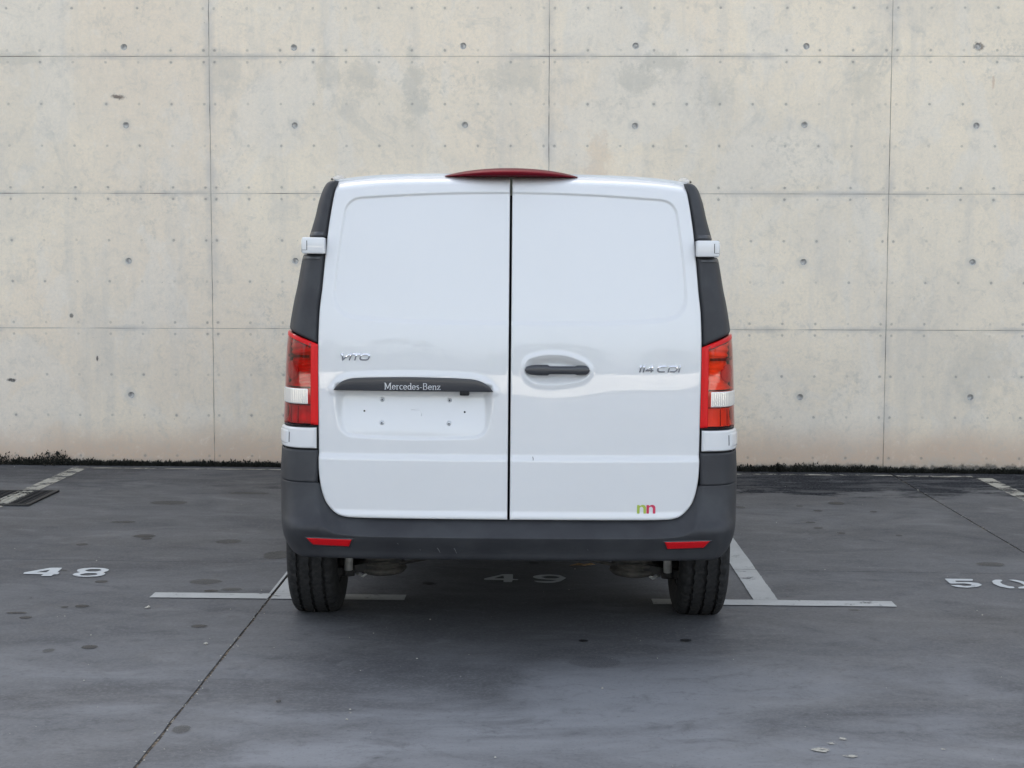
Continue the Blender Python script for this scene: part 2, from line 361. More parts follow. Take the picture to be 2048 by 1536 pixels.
M['mirror_lit'] = simple('lamp_reflector_lit', (.95, .80, .62), .25)  # right lamp's copy of the reflector, warm light painted into its colour
M['red'] = simple('red_plastic', (.62, .006, .008), .35, spec=.25)
M['crimson_lens'] = simple('crimson_bulb_cover', (.55, .03, .06), .25)
M['red_mid'] = simple('mid_red_plastic', (.17, .004, .010), .35, spec=.08)
M['red_dark'] = simple('dark_red_plastic', (.115, .003, .010), .35, spec=.08)
def reflex():
    s = NT('red_reflex'); p = s.obj(); w = s.n('ShaderNodeTexVoronoi', {'Vector': p, 'Scale': 230.0}).outputs['Distance']
    return s.bsdf(Base_Color=(.56, .003, .008), Roughness=.3, Coat_Weight=.15, Specular_IOR_Level=.3, Normal=s.bump(w, .3, .002))
M['reflex'] = reflex()
M['glass'] = simple('cab_glass', (.015, .018, .02), .04, coat=1.0)
M['green'] = simple('sticker_green', (.32, .42, .055), .4)
M['crimson'] = simple('sticker_red', (.52, .02, .075), .4)
def moss():
    s = NT('moss'); p = s.pos(); n1 = s.noise(p, 30, 3)
    return s.bsdf(Base_Color=s.mix(n1, (.008, .008, .007), (.026, .028, .019)), Roughness=.95)
M['moss'] = moss()
M['leaf'] = simple('dry_leaf', (.26, .17, .09), .8, grain=.3, gs=40)
M['stone'] = simple('pale_grit', (.40, .38, .33), .8, grain=.2, gs=40)
M['foliage'] = simple('foliage', (.055, .075, .035), .9, grain=.5, gs=3)
M['bark'] = simple('bark', (.10, .08, .06), .9, grain=.3, gs=9)
M['render_white'] = simple('white_render', (.72, .70, .66), .8, grain=.06, gs=4)

# ================================================================ ground
FAR = 400.0
ground = pymesh('ground', [(-FAR, -FAR, gz(-30)-.05), (FAR, -FAR, gz(30)-.05), (FAR, FAR, gz(30)-.05), (-FAR, FAR, gz(-30)-.05)], [(0, 1, 2, 3)], M['earth'], smooth=False)
tag(ground, 'ground', kind='structure')
floor = pymesh('parking_floor', [(-26, -20, gz(-26)-.0045), (26, -20, gz(26)-.0045), (26, WALL_Y+.2, gz(26)-.0045), (-26, WALL_Y+.2, gz(-26)-.0045)], [(0, 1, 2, 3)], M['groove'], smooth=False)
tag(floor, 'dark grey floated concrete parking deck with sawn joints', kind='structure')
XJ = [-1.203+3.838*k for k in range(-6, 8)]; YJ = [WALL_Y-.012, 7.5, 3.70, -.10, -3.9, -7.7, -11.5, -15.3, -19.1]
def slab(xa, xb, ya, yb):                  # ya < yb
    ga, gb = .0036, .0024
    nx, ny = (40, 40) if (yb > 3 and -6 < (xa+xb)/2 < 6) else (2, 2)
    sk = lambda x: -.022*x
    P = []
    for (X, Y0_, Y1_, vert) in ((xa+ga, ya, yb, 1), (xb-ga, ya, yb, 1)): P.append((X, Y0_, Y1_))
    loop = []
    def jag(amp): return random.gauss(0, amp)
    for i in range(nx): loop.append((xa+ga+(xb-xa-2*ga)*i/nx, ya+gb+abs(jag(.0008)) if nx > 2 else ya+gb, 0))
    for i in range(ny): loop.append((xb-ga-(abs(jag(.0022)) if nx > 2 else 0), ya+gb+(yb-ya-2*gb)*i/ny, 1))
    for i in range(nx): loop.append((xb-ga-(xb-xa-2*ga)*i/nx, yb-gb-(abs(jag(.0008)) if nx > 2 else 0), 2))
    for i in range(ny): loop.append((xa+ga+(abs(jag(.0022)) if nx > 2 else 0), yb-gb-(yb-ya-2*gb)*i/ny, 3))
    bm = bmesh.new()
    tops = []
    for (X, Y, side) in loop:
        Y2 = Y+(sk(X) if abs(yb-YJ[0]) > 1e-6 or Y < (ya+yb)/2 else 0)
        tops.append(bm.verts.new((X, Y2, gz(X))))
    low = [bm.verts.new((v.co.x, v.co.y, v.co.z-.03)) for v in tops]
    bm.faces.new(tops)
    for i in range(len(tops)): bm.faces.new((tops[i], low[i], low[(i+1) % len(tops)], tops[(i+1) % len(tops)]))
    return bm_obj('slab', bm, M['floor'], floor)
slabs = {}
for i in range(len(XJ)-1):
    for j in range(len(YJ)-1):
        slabs[i, j] = slab(XJ[i], XJ[i+1], YJ[j+1], YJ[j])
def slab_at(x, y):
    i = max(k for k in range(len(XJ)-1) if XJ[k] <= x); j = max(k for k in range(len(YJ)-1) if YJ[k] >= y); return slabs[i, j]

def ground_sheet(name, loops, mat, parent, h=.004):
    return poly_sheet(name, loops, mat, parent, 0, lambda x, y, zz: Vector((x, y, gz(x)+h)))
def strip(x0, x1, y0, y1, mat, sub=24, wob=.0008):
    L = [(x0+(x1-x0)*i/sub, y0+random.gauss(0, wob)) for i in range(sub)]+[(x1+random.gauss(0, wob), y0+(y1-y0)*i/sub) for i in range(sub)] \
        + [(x1-(x1-x0)*i/sub, y1+random.gauss(0, wob)) for i in range(sub)]+[(x0+random.gauss(0, wob), y1-(y1-y0)*i/sub) for i in range(sub)]
    return ground_sheet('stall_line', [L], mat, floor)
# bars of the T marks, stems of the bays, the faded line at the wall
JG = .007
strip(-1.748, -1.203-JG, 6.70, 6.806, M['paint']); strip(-1.203+JG, -.588, 6.70, 6.808, M['paint'])
strip(.537, 1.632, 6.672, 6.782, M['paint'])
ground_sheet('stall_line', [[(-1.203+JG, 6.811), (-1.098, 6.811), (-1.098, 7.515), (-1.203+JG, 7.515)]], M['paint'], floor)
ground_sheet('stall_line', [[(-1.222, 6.811), (-1.203-JG, 6.811), (-1.203-JG, 7.515), (-1.222, 7.515)]], M['paint'], floor)
strip(1.004, 1.116, 6.786, 7.468, M['paint']); strip(1.004, 1.116, 7.474, 11.0, M['paint'])
strip(-1.21+.018, -1.09, 7.53, 11.0, M['paint_old'])
strip(-3.415, -3.302, 9.83, 11.02, M['paint_old']); strip(-3.415, -3.302, 6.72, 9.21, M['paint_old'])
strip(3.208, 3.322, 6.72, 10.86, M['paint_old'])
strip(-3.28, -1.23, 10.945, 10.985, M['paint_old'], 60, .004); strip(1.13, 2.62, 10.93, 10.98, M['paint_old'], 60, .004); strip(2.65, 3.2, 10.90, 10.96, M['paint_old'], 40, .004)

NUMS = {'48': [[[(-2.497, 7.217), (-2.405, 7.336), (-2.347, 7.339), (-2.336, 7.226), (-2.325, 7.226), (-2.318, 7.181), (-2.34, 7.18), (-2.338, 7.139), (-2.39, 7.136), (-2.388, 7.178), (-2.490, 7.183)], [(-2.440, 7.222), (-2.392, 7.290), (-2.389, 7.225)]],
               [[(-2.240, 7.333), (-2.193, 7.347), (-2.139, 7.339), (-2.104, 7.308), (-2.100, 7.266), (-2.116, 7.237), (-2.096, 7.22), (-2.093, 7.175), (-2.115, 7.143), (-2.164, 7.13), (-2.213, 7.138), (-2.247, 7.174), (-2.246, 7.209), (-2.225, 7.235), (-2.250, 7.258), (-2.259, 7.30)], [(-2.220, 7.284), (-2.198, 7.314), (-2.154, 7.316), (-2.135, 7.289), (-2.148, 7.256), (-2.192, 7.252)], [(-2.212, 7.183), (-2.189, 7.216), (-2.147, 7.217), (-2.128, 7.198), (-2.130, 7.173), (-2.164, 7.154), (-2.201, 7.158)]]],
        '49': [[[(-.243, 7.187), (-.154, 7.293), (-.104, 7.295), (-.103, 7.182), (-.077, 7.178), (-.076, 7.158), (-.104, 7.158), (-.106, 7.110), (-.147, 7.108), (-.147, 7.155), (-.242, 7.155)], [(-.196, 7.193), (-.150, 7.262), (-.146, 7.191)]],
               [[(-.005, 7.254), (.025, 7.285), (.076, 7.297), (.126, 7.285), (.157, 7.219), (.128, 7.141), (.093, 7.105), (.059, 7.098), (.015, 7.112), (-.004, 7.147), (.039, 7.141), (.084, 7.141), (.112, 7.167), (.069, 7.174), (.02, 7.190), (-.005, 7.220)], [(.032, 7.237), (.065, 7.262), (.105, 7.26), (.128, 7.231), (.105, 7.204), (.06, 7.202)]]],
        '50': [[[(2.012, 7.296), (2.150, 7.292), (2.137, 7.250), (2.050, 7.250), (2.048, 7.218), (2.110, 7.222), (2.150, 7.2), (2.155, 7.157), (2.124, 7.116), (2.065, 7.09), (2.02, 7.104), (1.999, 7.143), (2.041, 7.152), (2.061, 7.126), (2.096, 7.137), (2.108, 7.165), (2.079, 7.188), (2.008, 7.180)]],
               [[(2.288, 7.285), (2.255, 7.283), (2.229, 7.248), (2.219, 7.187), (2.229, 7.128), (2.264, 7.084), (2.291, 7.092), (2.296, 7.125), (2.274, 7.136), (2.26, 7.182), (2.262, 7.229), (2.283, 7.257)]],
               [[(2.321, 7.286), (2.356, 7.285), (2.384, 7.245), (2.399, 7.179), (2.388, 7.122), (2.349, 7.088), (2.306, 7.086), (2.317, 7.119), (2.346, 7.133), (2.36, 7.167), (2.356, 7.22), (2.339, 7.253)]]]}
for glyphs in NUMS.values():
    e = bpy.data.objects.new('stall_number', None); COL.objects.link(e); e.parent = floor
    for L in glyphs:
        ground_sheet('digit', [rounded(q, .010, 3) for q in L], M['digit'], e)

SPOTS = [(-2.439, 7.969, .033, .038), (-2.172, 8.239, .069, .058), (-2.138, 8.155, .033, .031), (-1.673, 8.097, .08, .074), (-1.337, 7.732, .088, .128), (-2.065, 7.034, .034, .033), (-1.501, 6.855, .037, .028), (-1.413, 6.894, .055, .041), (-2.073, 6.499, .019, .016), (-2.002, 6.522, .035, .031), (-2.244, 6.381, .051, .022), (-2.177, 6.298, .03, .026), (-1.404, 6.178, .039, .031), (-1.76, 5.817, .035, .034), (-1.903, 5.756, .025, .031), (-2.321, 7.279, .018, .017), (-2.321, 9.402, .138, .094), (-2.412, 8.679, .089, .044), (-1.572, 7.055, .09, .066), (-1.89, 9.827, .164, .051), (-2.282, 6.673, .006, .012), (1.95, 9.641, .057, .067), (1.69, 9.508, .025, .029), (1.773, 9.33, .031, .028), (1.649, 8.899, .033, .026), (1.659, 8.705, .032, .029), (1.76, 8.542, .027, .029), (1.303, 9.438, .038, .047), (2.118, 9.316, .025, .035), (2.077, 8.485, .021, .024), (2.351, 7.674, .084, .062), (1.422, 6.601, .029, .02), (1.173, 6.864, .006, .009), (.201, 6.001, .021, .021), (.618, 6.028, .025, .024), (-.888, 5.107, .011, .018), (.235, 5.675, .11, .10), (-.507, 7.07, .029, .032), (-.001, 7.585, .026, .025), (-1.15, 4.781, .033, .048)]
SOFT = {3, 4, 7, 14, 16, 17, 18, 19, 27, 30, 31, 36, 39}; DARK = {33, 34, 37, 38, 20, 32}
for k, (x, y, a, b) in enumerate(SPOTS):
    n = 28; ph = random.random()*6; vs = [(0, 0, 0)]
    for i in range(n):
        t = 2*math.pi*i/n; q = 1+.10*math.sin(2*t+ph)+.06*math.sin(3*t+2*ph)+random.gauss(0, .015)
        vs.append((math.cos(t)*q, math.sin(t)*q, 0))
    o = pymesh('oil_spot', vs, [(0, 1+i, 1+(i+1) % n) for i in range(n)], M['stain_wisp'] if k == 36 else M['stain_soft'] if k in SOFT else (M['stain_dark'] if k in DARK else M['stain']), slab_at(x, y), smooth=False)
    o.location = (x, y, gz(x)+.0022+.00003*k); o.scale = (a, b, 1)

# drain grate across the left bay line
gx0, gx1, gy0, gy1 = -3.76, -3.150, 9.22, 9.82
grate = bpy.data.objects.new('drain_grate', None); COL.objects.link(grate); grate.location = ((gx0+gx1)/2, (gy0+gy1)/2, gz(gx1))
tag(grate, 'cast iron floor drain grate with a white line painted across it', 'drain')
hw = .305
bm = bmesh.new()
def addbox(bm, lo, hi):
    r = bmesh.ops.create_cube(bm, size=1)
    for v in r['verts']: v.co = Vector([lo[a]+(v.co[a]+.5)*(hi[a]-lo[a]) for a in range(3)])
for lo, hi in (((-hw, -hw, .001), (hw, -hw+.03, .012)), ((-hw, hw-.03, .001), (hw, hw, .012)), ((-hw, -hw+.03, .001), (-hw+.03, hw-.03, .012)), ((hw-.03, -hw+.03, .001), (hw, hw-.03, .012))): addbox(bm, lo, hi)
bm_obj('frame', bm, M['iron'], grate)
def grate_paint():
    s = NT('iron_with_line'); x, y, z = s.xyz(s.pos()); p = s.pos()
    k = s.math('MULTIPLY', s.ramp(s.math('ABSOLUTE', s.math('ADD', x, 3.359)), .052, .058, 1, 0), s.ramp(s.noise(p, 14, 6, .7), .42, .50))
    return s.bsdf(Base_Color=s.mix(k, (.018, .018, .02), (.42, .40, .34)), Roughness=.75, Specular_IOR_Level=.2)
M['grate'] = grate_paint()
for k in range(13):
    c = -.275+.55*(k+.5)/13
    box('bar', (c-.010, -hw+.03, .001), (c+.010, hw-.03, .010), M['grate'], grate)
    box('bar', (-hw+.03, c-.008, .002), (hw-.03, c+.008, .0086), M['grate'], grate)
box('pit', (-hw+.03, -hw+.03, .0003), (hw-.03, hw-.03, .0009), M['void'], grate)

# ================================================================ wall
WALL_H_ROWS = range(-1, 6)
wall = bpy.data.objects.new('concrete_wall', None); COL.objects.link(wall); wall.location = (0, WALL_Y, 0)
tag(wall, 'tall fair-faced concrete wall with form joints and tie holes behind the van', 'wall')
TH = .045; RT = .0235; NC = 18
circ = [(math.cos(2*math.pi*i/NC), math.sin(2*math.pi*i/NC)) for i in range(NC)]
cup = bpy.data.meshes.new('tie_hole'); vs = []; fs = []
for (r, d) in ((RT+.0012, -.0004), (RT-.002, .003), (RT-.007, .016), (RT-.011, .018), (0.0001, .013)):
    vs += [(c*r, d, s_*r) for c, s_ in circ]
for k in range(4):
    for i in range(NC): fs.append((k*NC+i, k*NC+(i+1) % NC, (k+1)*NC+(i+1) % NC, (k+1)*NC+i))
cup.from_pydata(vs, [], fs); cup.polygons.foreach_set('use_smooth', [True]*len(cup.polygons)); cup.materials.append(M['tie'])
g = .0022
for i in range(-6, 6):
    for j in WALL_H_ROWS:
        x0, x1 = X0+2.5*i+g, X0+2.5*(i+1)-g; z0, z1 = Z0+j+g*.8, Z0+j+1-g*.8
        if j == -1: z0 = min(gz(x0), gz(x1))-.02
        holes = []
        if j == 2: hz = [z0+.068]
        elif j > 2: hz = [Z0+j+.5]
        else: hz = [Z0+j+.5]
        for hx in (x0+.625, x0+1.875):
            for z_ in hz: holes.append((hx+random.gauss(0, .004), z_+random.gauss(0, .004)))
        def edge(a, b, n=18): return [(a[0]+(b[0]-a[0])*k/n, a[1]+(b[1]-a[1])*k/n) for k in range(n)]
        L = edge((x0, z0), (x1, z0))+edge((x1, z0), (x1, z1))+edge((x1, z1), (x0, z1))+edge((x0, z1), (x0, z0))
        L = [(a+random.gauss(0, .0007), b+random.gauss(0, .0007)) for a, b in L]
        pr = random.gauss(0, .0006)
        p = poly_sheet('panel', [L]+[[(hx+c*RT, hz_+s_*RT) for c, s_ in circ] for hx, hz_ in holes], M['wall'], wall, TH, lambda x, y, h, pr=pr: Vector((x, TH/2-h+pr, y)), bev=.0)
        for hx, hz_ in holes:
            o = bpy.data.objects.new('tie_hole', cup); COL.objects.link(o); o.parent = p; o.location = (hx, pr, hz_); o.rotation_euler[1] = random.random()*6
bm = bmesh.new()
zt = Z0+6
for i in range(-6, 7): addbox(bm, (X0+2.5*i-.02, .0045, -.2), (X0+2.5*i+.02, .03, zt-.02))
for j in range(0, 6): addbox(bm, (X0-15, .0050, Z0+j-.02), (X0+15, .03, Z0+j+.02))
bm_obj('joint_filler', bm, M['joint'], wall)
box('core', (X0-15, TH+.004, -.5), (X0+15, TH+.35, zt+.02), M['joint'], wall)
box('coping', (X0-15.02, -.02, zt+.022), (X0+15.02, TH+.37, zt+.10), M['wall'], wall, bev=.008)
# low kicker line at the foot
# moss along the foot of the wall
mv = []; mf = []
def tuft(x, y, z, r, n):
    for _ in range(n):
        a = random.random()*6.283; e = random.random()*1.3; d = Vector((math.cos(a)*math.cos(e), math.sin(a)*math.cos(e)*.6-.15, math.sin(e)))
        c = Vector((x, y, z))+d*r*random.uniform(.25, 1); t = Vector((random.gauss(0, 1), random.gauss(0, 1), random.gauss(0, 1))).normalized()
        b = d.cross(t); b = b.normalized() if b.length > .01 else Vector((1, 0, 0)); w = random.uniform(.003, .008); k = len(mv)
        mv.extend([c-b*w, c+b*w, c+d*w*2.6+t*w]); mf.append((k, k+1, k+2))
for k in range(3600):
    x = random.uniform(-6.2, 6.2); amp = .35+.65*(.5+.5*math.sin(x*3.1+1))*(.5+.5*math.sin(x*1.27+.4)); amp *= random.uniform(.3, 1.2)*(.7+.6*math.sin(x*23.7+math.sin(x*9)*2)**2)
    if -4.2 < x < -3.35: amp = max(amp, random.uniform(.6, 1.9)*(.6+.4*math.sin(x*17)))
    tuft(x, WALL_Y-.008-random.random()*.02, gz(x)-.002, .066*amp+.012, 18)
mo = pymesh('moss', mv, mf, M['moss'], smooth=False); tag(mo, 'dark moss and weeds growing along the foot of the concrete wall', 'moss', kind='stuff')

# grit, paint flakes and one leaf
PEB = [(-2.755, 7.831), (-1.698, 6.505), (-1.337, 6.493), (-1.311, 5.883), (-2.018, 6.33), (-1.81, 6.007), (-1.269, 6.873), (-.254, 5.766), (-.452, 5.698), (-1.494, 5.018), (-1.638, 5.341), (.434, 6.015), (1.973, 6.619), (1.972, 6.532), (1.443, 8.877), (-.446, 6.338), (-.628, 5.023), (-.625, 4.91), (.248, 5.314), (1.466, 7.495), (-3.858, 10.999), (-2.233, 7.534), (-1.031, 5.84), (-1.225, 4.737), (-.119, 4.54), (.164, 6.964), (.205, 7.443), (.481, 5.745)]
gv = []; gf = []
def grit(x, y, r):
    k = len(gv); c = Vector((x, y, gz(x)+r*.5)); base = [(1, 0, 0), (-1, 0, 0), (0, 1, 0), (0, -1, 0), (0, 0, .7), (0, 0, -.6)]
    for b in base: gv.append(c+Vector(b)*r*random.uniform(.6, 1.25))
    for f in ((0, 2, 4), (2, 1, 4), (1, 3, 4), (3, 0, 4), (2, 0, 5), (1, 2, 5), (3, 1, 5), (0, 3, 5)): gf.append(tuple(k+q for q in f))
for x, y in PEB: grit(x, y, random.uniform(.003, .006))
grit(-1.311, 5.883, .0095); grit(-1.70, 6.50, .012); grit(-1.71, 6.495, .008)
for _ in range(200):
    x = random.uniform(-3.4, 3.4); y = 4.2+7*random.random()**1.3
    grit(x, y, random.uniform(.001, .0028))
for _ in range(260):
    xx = random.choice((-1.203, 2.635)); grit(xx+random.gauss(0, .012), random.uniform(4.2, 10.9), random.uniform(.0015, .0045))
tag(pymesh('loose_grit', gv, gf, M['stone'], smooth=False), 'pale loose grit scattered over the parking floor', 'grit', kind='stuff')
for k, (x, y, a, b) in enumerate(((.909, 4.646, .034, .024), (.956, 4.717, .022, .011), (.999, 4.764, .012, .016), (.987, 4.591, .026, .013), (1.30, 4.67, .012, .008), (-.625, 4.98, .010, .006))):
    L = [(x+a*math.cos(t)*random.uniform(.55, 1.15), y+b*math.sin(t)*random.uniform(.55, 1.15)) for t in [6.283*i/16 for i in range(16)]]
    ground_sheet('paint_splash', [L], M['paint_old'], floor, .0035)
lv = [(-.05, 0, .006), (-.03, .018, .014), (0, .024, .008), (.035, .014, .016), (.055, 0, .01), (.03, -.016, .02), (0, -.02, .012), (-.03, -.014, .02), (0, 0, .004), (-.075, .004, .004)]
lf = pymesh('dry_leaf', lv, [(0, 1, 8), (1, 2, 8), (2, 3, 8), (3, 4, 8), (4, 5, 8), (5, 6, 8), (6, 7, 8), (7, 0, 8), (0, 9, 1)], M['leaf'])
sm = lf.modifiers.new('thick', 'SOLIDIFY'); sm.thickness = .0012
lf.location = (.254, 7.50, gz(.25)+.004); tag(lf, 'curled brown dry leaf on the floor below the van', 'leaf')

# ================================================================ the van
van = bpy.data.objects.new('delivery_van', None); COL.objects.link(van)
VX, VY = -.102, 5.66
van.location = (VX, VY, gz(VX)); van.rotation_euler = (0, .0065, .016)
tag(van, 'white panel van seen from behind, parked over bay 49 facing the wall', 'van')

py_ = spline([.3, .80, .95, 1.08, 1.18, 1.28, 1.5, 1.75, 1.83, 1.88], [0, 0, .0005, .003, .0075, .0155, .046, .092, .118, .165])
qx_ = spline([0, .3, .5, .65, .72, .80], [0, .004, .012, .024, .034, .055])
def ys(x, z): return py_(z)+qx_(np.abs(x))
E_ = spline([.3, .60, .83, 1.209, 1.327, 1.43, 1.54, 1.64, 1.75, 1.837, 1.88], [.727, .727, .727, .730, .727, .717, .708, .699, .684, .668, .660])
Wo_ = spline([.36, .40, .44, .50, .60, .70, .82, .97, 1.2, 1.282, 1.376, 1.43, 1.553, 1.63, 1.69, 1.745, 1.795, 1.826, 1.855, 1.90], [.800, .845, .878, .897, .908, .911, .906, .898, .888, .878, .862, .850, .827, .801, .783, .767, .745, .726, .690, .640]); Wo0_ = Wo_
def Wo_(z): return Wo0_(z)-.016*ss(1.86, 1.70, z)
WF_ = spline([.30, .45, .60, .90, 1.2, 1.5, 1.75, 1.80, 1.85, 1.92], [.90, .945, .962, .964, .952, .905, .835, .806, .76, .70])
YC = .33; CP = 2/3.0
def C(t, z, off=0.0, sgn=1):
    """corner skin: t 0 = door edge, 1 = turned onto the flank"""
    t = np.asarray(t, float); z = np.asarray(z, float)
    e = E_(z)+.006; w = Wo_(z); y0 = ys(e, z); a = np.clip(t, 0, 1)**1.5*math.pi/2
    x = e+(w-e)*np.sin(a)**CP; y = y0+(YC-y0)*(1-np.clip(np.cos(a), 0, 1)**CP)
    ext = np.clip(t-1, 0, None); y = y+ext; x = np.where(ext > 0, flank(y, z), x)
    nx, ny = np.sin(a), -np.cos(a)
    return np.stack([sgn*(x+off*nx), y+off*ny, z*np.ones_like(x)], -1)
def flank(y, z):
    w = Wo_(z); return w+(WF_(z)-w)*ss(.0, 1.0, (np.asarray(y)-YC)/.9+.0)
def bw(y, z):
    e = E_(z)+.006; y0 = ys(e, z); k = np.clip(1-(y-y0)/(YC-y0), 0, 1)**(1/CP); a = np.arccos(k)
    return np.where(y < YC, e+(Wo_(z)-e)*np.sin(np.minimum(a, math.pi/2))**CP, flank(y, z))

# ---- body shell: flanks, roof, bonnet
zr_ = spline([.17, .25, .4, .8, 1.6, 3.2, 3.55, 4.05, 4.32, 4.75, 4.98, 5.06], [1.871, 1.878, 1.886, 1.897, 1.908, 1.905, 1.86, 1.52, 1.28, 1.12, .93, .78])
fr_ = spline([.1, 3.6, 4.3, 4.7, 4.95, 5.06], [1, 1, .965, .90, .80, .66])
def section(y, n1=30, n2=34):
    zr = float(zr_(y)); zs = min(1.80, zr-.06-.05*float(ss(3.4, 4.4, y))); k = float(fr_(y))
    zz = np.linspace(.33+.15*float(1-ss(.5, .7, y)), zs, n1); xs = bw(y, zz)*k-.006
    P = [(x, y, z) for x, z in zip(xs, zz)]
    th = np.linspace(0, math.pi/2, n2)[1:]
    for t in th: P.append((xs[-1]*math.cos(t)**(2/3.1), y, zs+(zr-zs)*math.sin(t)**(2/3.1)))
    return P
YS = [.20, .23, .27, .31, .36, .42, .5, .6, .7, .8, .9, 1.0, 1.1, 1.25, 1.4, 1.8, 2.3, 2.8, 3.2, 3.4, 3.55, 3.7, 3.85, 4.0, 4.15, 4.3, 4.4, 4.55, 4.7, 4.8, 4.88, 4.95, 5.0, 5.04, 5.06]
half = np.array([section(y) for y in YS])
full = np.concatenate([half[:, :, :], half[:, -2::-1, :]*np.array([-1, 1, 1])], 1)
n, m_ = full.shape[:2]
vs = full.reshape(-1, 3).tolist(); fs = gridfaces(n, m_, flip=True)
fs.append(tuple((n-1)*m_+j for j in range(m_))[::-1]); fs.append(tuple(range(m_)))
for i in range(n-1): fs.append((i*m_, i*m_+m_-1, (i+1)*m_+m_-1, (i+1)*m_))
body = pymesh('body', vs, fs, M['white'], van)
AX_R, AX_F, R_T = .905, 4.10, .338
cutters = []
for y in (AX_R, AX_F):
    for sg in (-1, 1):
        bm = bmesh.new(); bmesh.ops.create_cone(bm, cap_ends=True, segments=48, radius1=.405, radius2=.405, depth=.36)
        bmesh.ops.rotate(bm, verts=bm.verts, matrix=Matrix.Rotation(math.pi/2, 3, 'Y')); bmesh.ops.translate(bm, verts=bm.verts, vec=(sg*.86, y, .36))
        cutters.append(bm_obj('cut', bm, M['under']))
for c in cutters:
    md = body.modifiers.new('b', 'BOOLEAN'); md.operation = 'DIFFERENCE'; md.object = c; md.solver = 'EXACT'; c.parent = van
dg = bpy.context.evaluated_depsgraph_get(); dg.update()
me = bpy.data.meshes.new_from_object(body.evaluated_get(dg), depsgraph=dg)
body.modifiers.clear(); body.data = me; me.materials.clear(); me.materials.append(M['white']); me.name = 'body'
try:
    me.set_sharp_from_angle(angle=math.radians(40))
except Exception: pass
for c in cutters: bpy.data.objects.remove(c)
for sg in (-1, 1):       # gutter ends at the roof corners
    A = np.zeros((14, 12, 3))
    for i in range(14):
        y = .17+i*.12; zc = float(zr_(y))-.025; xc = .690+.05*float(ss(.2, 1.4, y)); r = .026*math.sqrt(max(0.0, 1-((13-i)/13.0)**8)) if i < 13 else .026
        r = .005+.013*float(ss(0, 2.5, i))
        for k in range(12):
            a = 2*math.pi*k/12; A[i, k] = (sg*(xc+r*1.15*math.cos(a)), y, zc+r*math.sin(a))
    gridmesh('roof_gutter', A, M['white'], van, cv=True)
    # cab window, mirror, headlight
    Y, Z = np.meshgrid(np.linspace(3.02, 3.95, 16), np.linspace(0, 1, 10), indexing='ij')
    Zt = np.minimum(1.70, zr_(Y)-.20); Zz = 1.20+(Zt-1.20)*Z
    gridmesh('side_window', np.stack([sg*(bw(Y, Zz)*fr_(Y)-.002), Y, Zz], -1), M['glass'], van, flip=sg > 0)
    mir = box('wing_mirror', (.98, 3.72, 1.20), (1.10, 3.80, 1.42), M['plastic'], van, .03, 3) if sg > 0 else box('wing_mirror', (-1.10, 3.72, 1.20), (-.98, 3.80, 1.42), M['plastic'], van, .03, 3)
    box('mirror_glass', (.99 if sg > 0 else -1.09, 3.714, 1.215), (1.09 if sg > 0 else -.99, 3.722, 1.405), M['chrome'], mir)
    tube('mirror_arm', [(sg*.92, 3.78, 1.24), (sg*.99, 3.76, 1.26)], .022, M['plastic'], mir)
    Y, Z = np.meshgrid(np.linspace(4.62, 4.93, 10), np.linspace(.78, .92, 6), indexing='ij')
    gridmesh('headlight', np.stack([sg*(bw(Y, Z)*fr_(Y)-.001), Y, Z], -1), M['mirror'], van, flip=sg > 0)
    for yd in (1.86, 3.00, 4.02):
        Y, Z = np.meshgrid(np.linspace(yd-.003, yd+.003, 2), np.linspace(.50 if yd < 4 else .86, 1.74 if yd < 4 else 1.22, 26), indexing='ij')
        gridmesh('door_seam', np.stack([sg*(bw(Y, Z)*fr_(Y)-.0045), Y, Z], -1), M['void'], van, flip=sg > 0)
    hb = box('side_handle', (min(sg*.955, sg*.985), 3.08, 1.02), (max(sg*.955, sg*.985), 3.24, 1.05), M['plastic'], van, .008)
    # side rub strip
    Y, Z = np.meshgrid(np.linspace(1.36, 3.62, 40), np.linspace(.52, .66, 6), indexing='ij')
    gridmesh('side_moulding', np.stack([sg*(bw(Y, Z)+.004), Y, Z], -1), M['plastic'], van, flip=sg > 0, rim=(-sg*.012, 0, 0))
T, S_ = np.meshgrid(np.linspace(.30, math.pi-.30, 30), np.linspace(3.62, 4.26, 14), indexing='ij')
WS = np.zeros(T.shape+(3,))
for i in range(T.shape[0]):
    for j in range(T.shape[1]):
        y = S_[i, j]; P = section(y); zr = float(zr_(y)); zs = min(1.80, zr-.06-.05*float(ss(3.4, 4.4, y))); xs = P[29][0]
        c_ = math.cos(T[i, j]); WS[i, j] = (xs*math.copysign(abs(c_)**(2/3.1), c_), y+.002, zs+(zr-zs)*math.sin(T[i, j])**(2/3.1)+.005)
gridmesh('windscreen', WS, M['glass'], van)

# black sheet behind doors and corner pieces, painted shade for their gaps
bm = bmesh.new(); zz = np.linspace(.50, 1.79, 24); ra = []
for z in zz: ra.append([bm.verts.new((sx*(float(bw(.19, z))-.012), .19, z)) for sx in (-1, 1)]+[bm.verts.new((sx*(float(bw(.19, z))-.012), .199, z)) for sx in (1, -1)])
for a, b in zip(ra[:-1], ra[1:]):
    for k in range(4): bm.faces.new((a[k], a[(k+1) % 4], b[(k+1) % 4], b[k]))
bm.faces.new(ra[0]); bm.faces.new(ra[-1]); bmesh.ops.recalc_face_normals(bm, faces=bm.faces)
bm_obj('door_aperture', bm, M['void'], van)

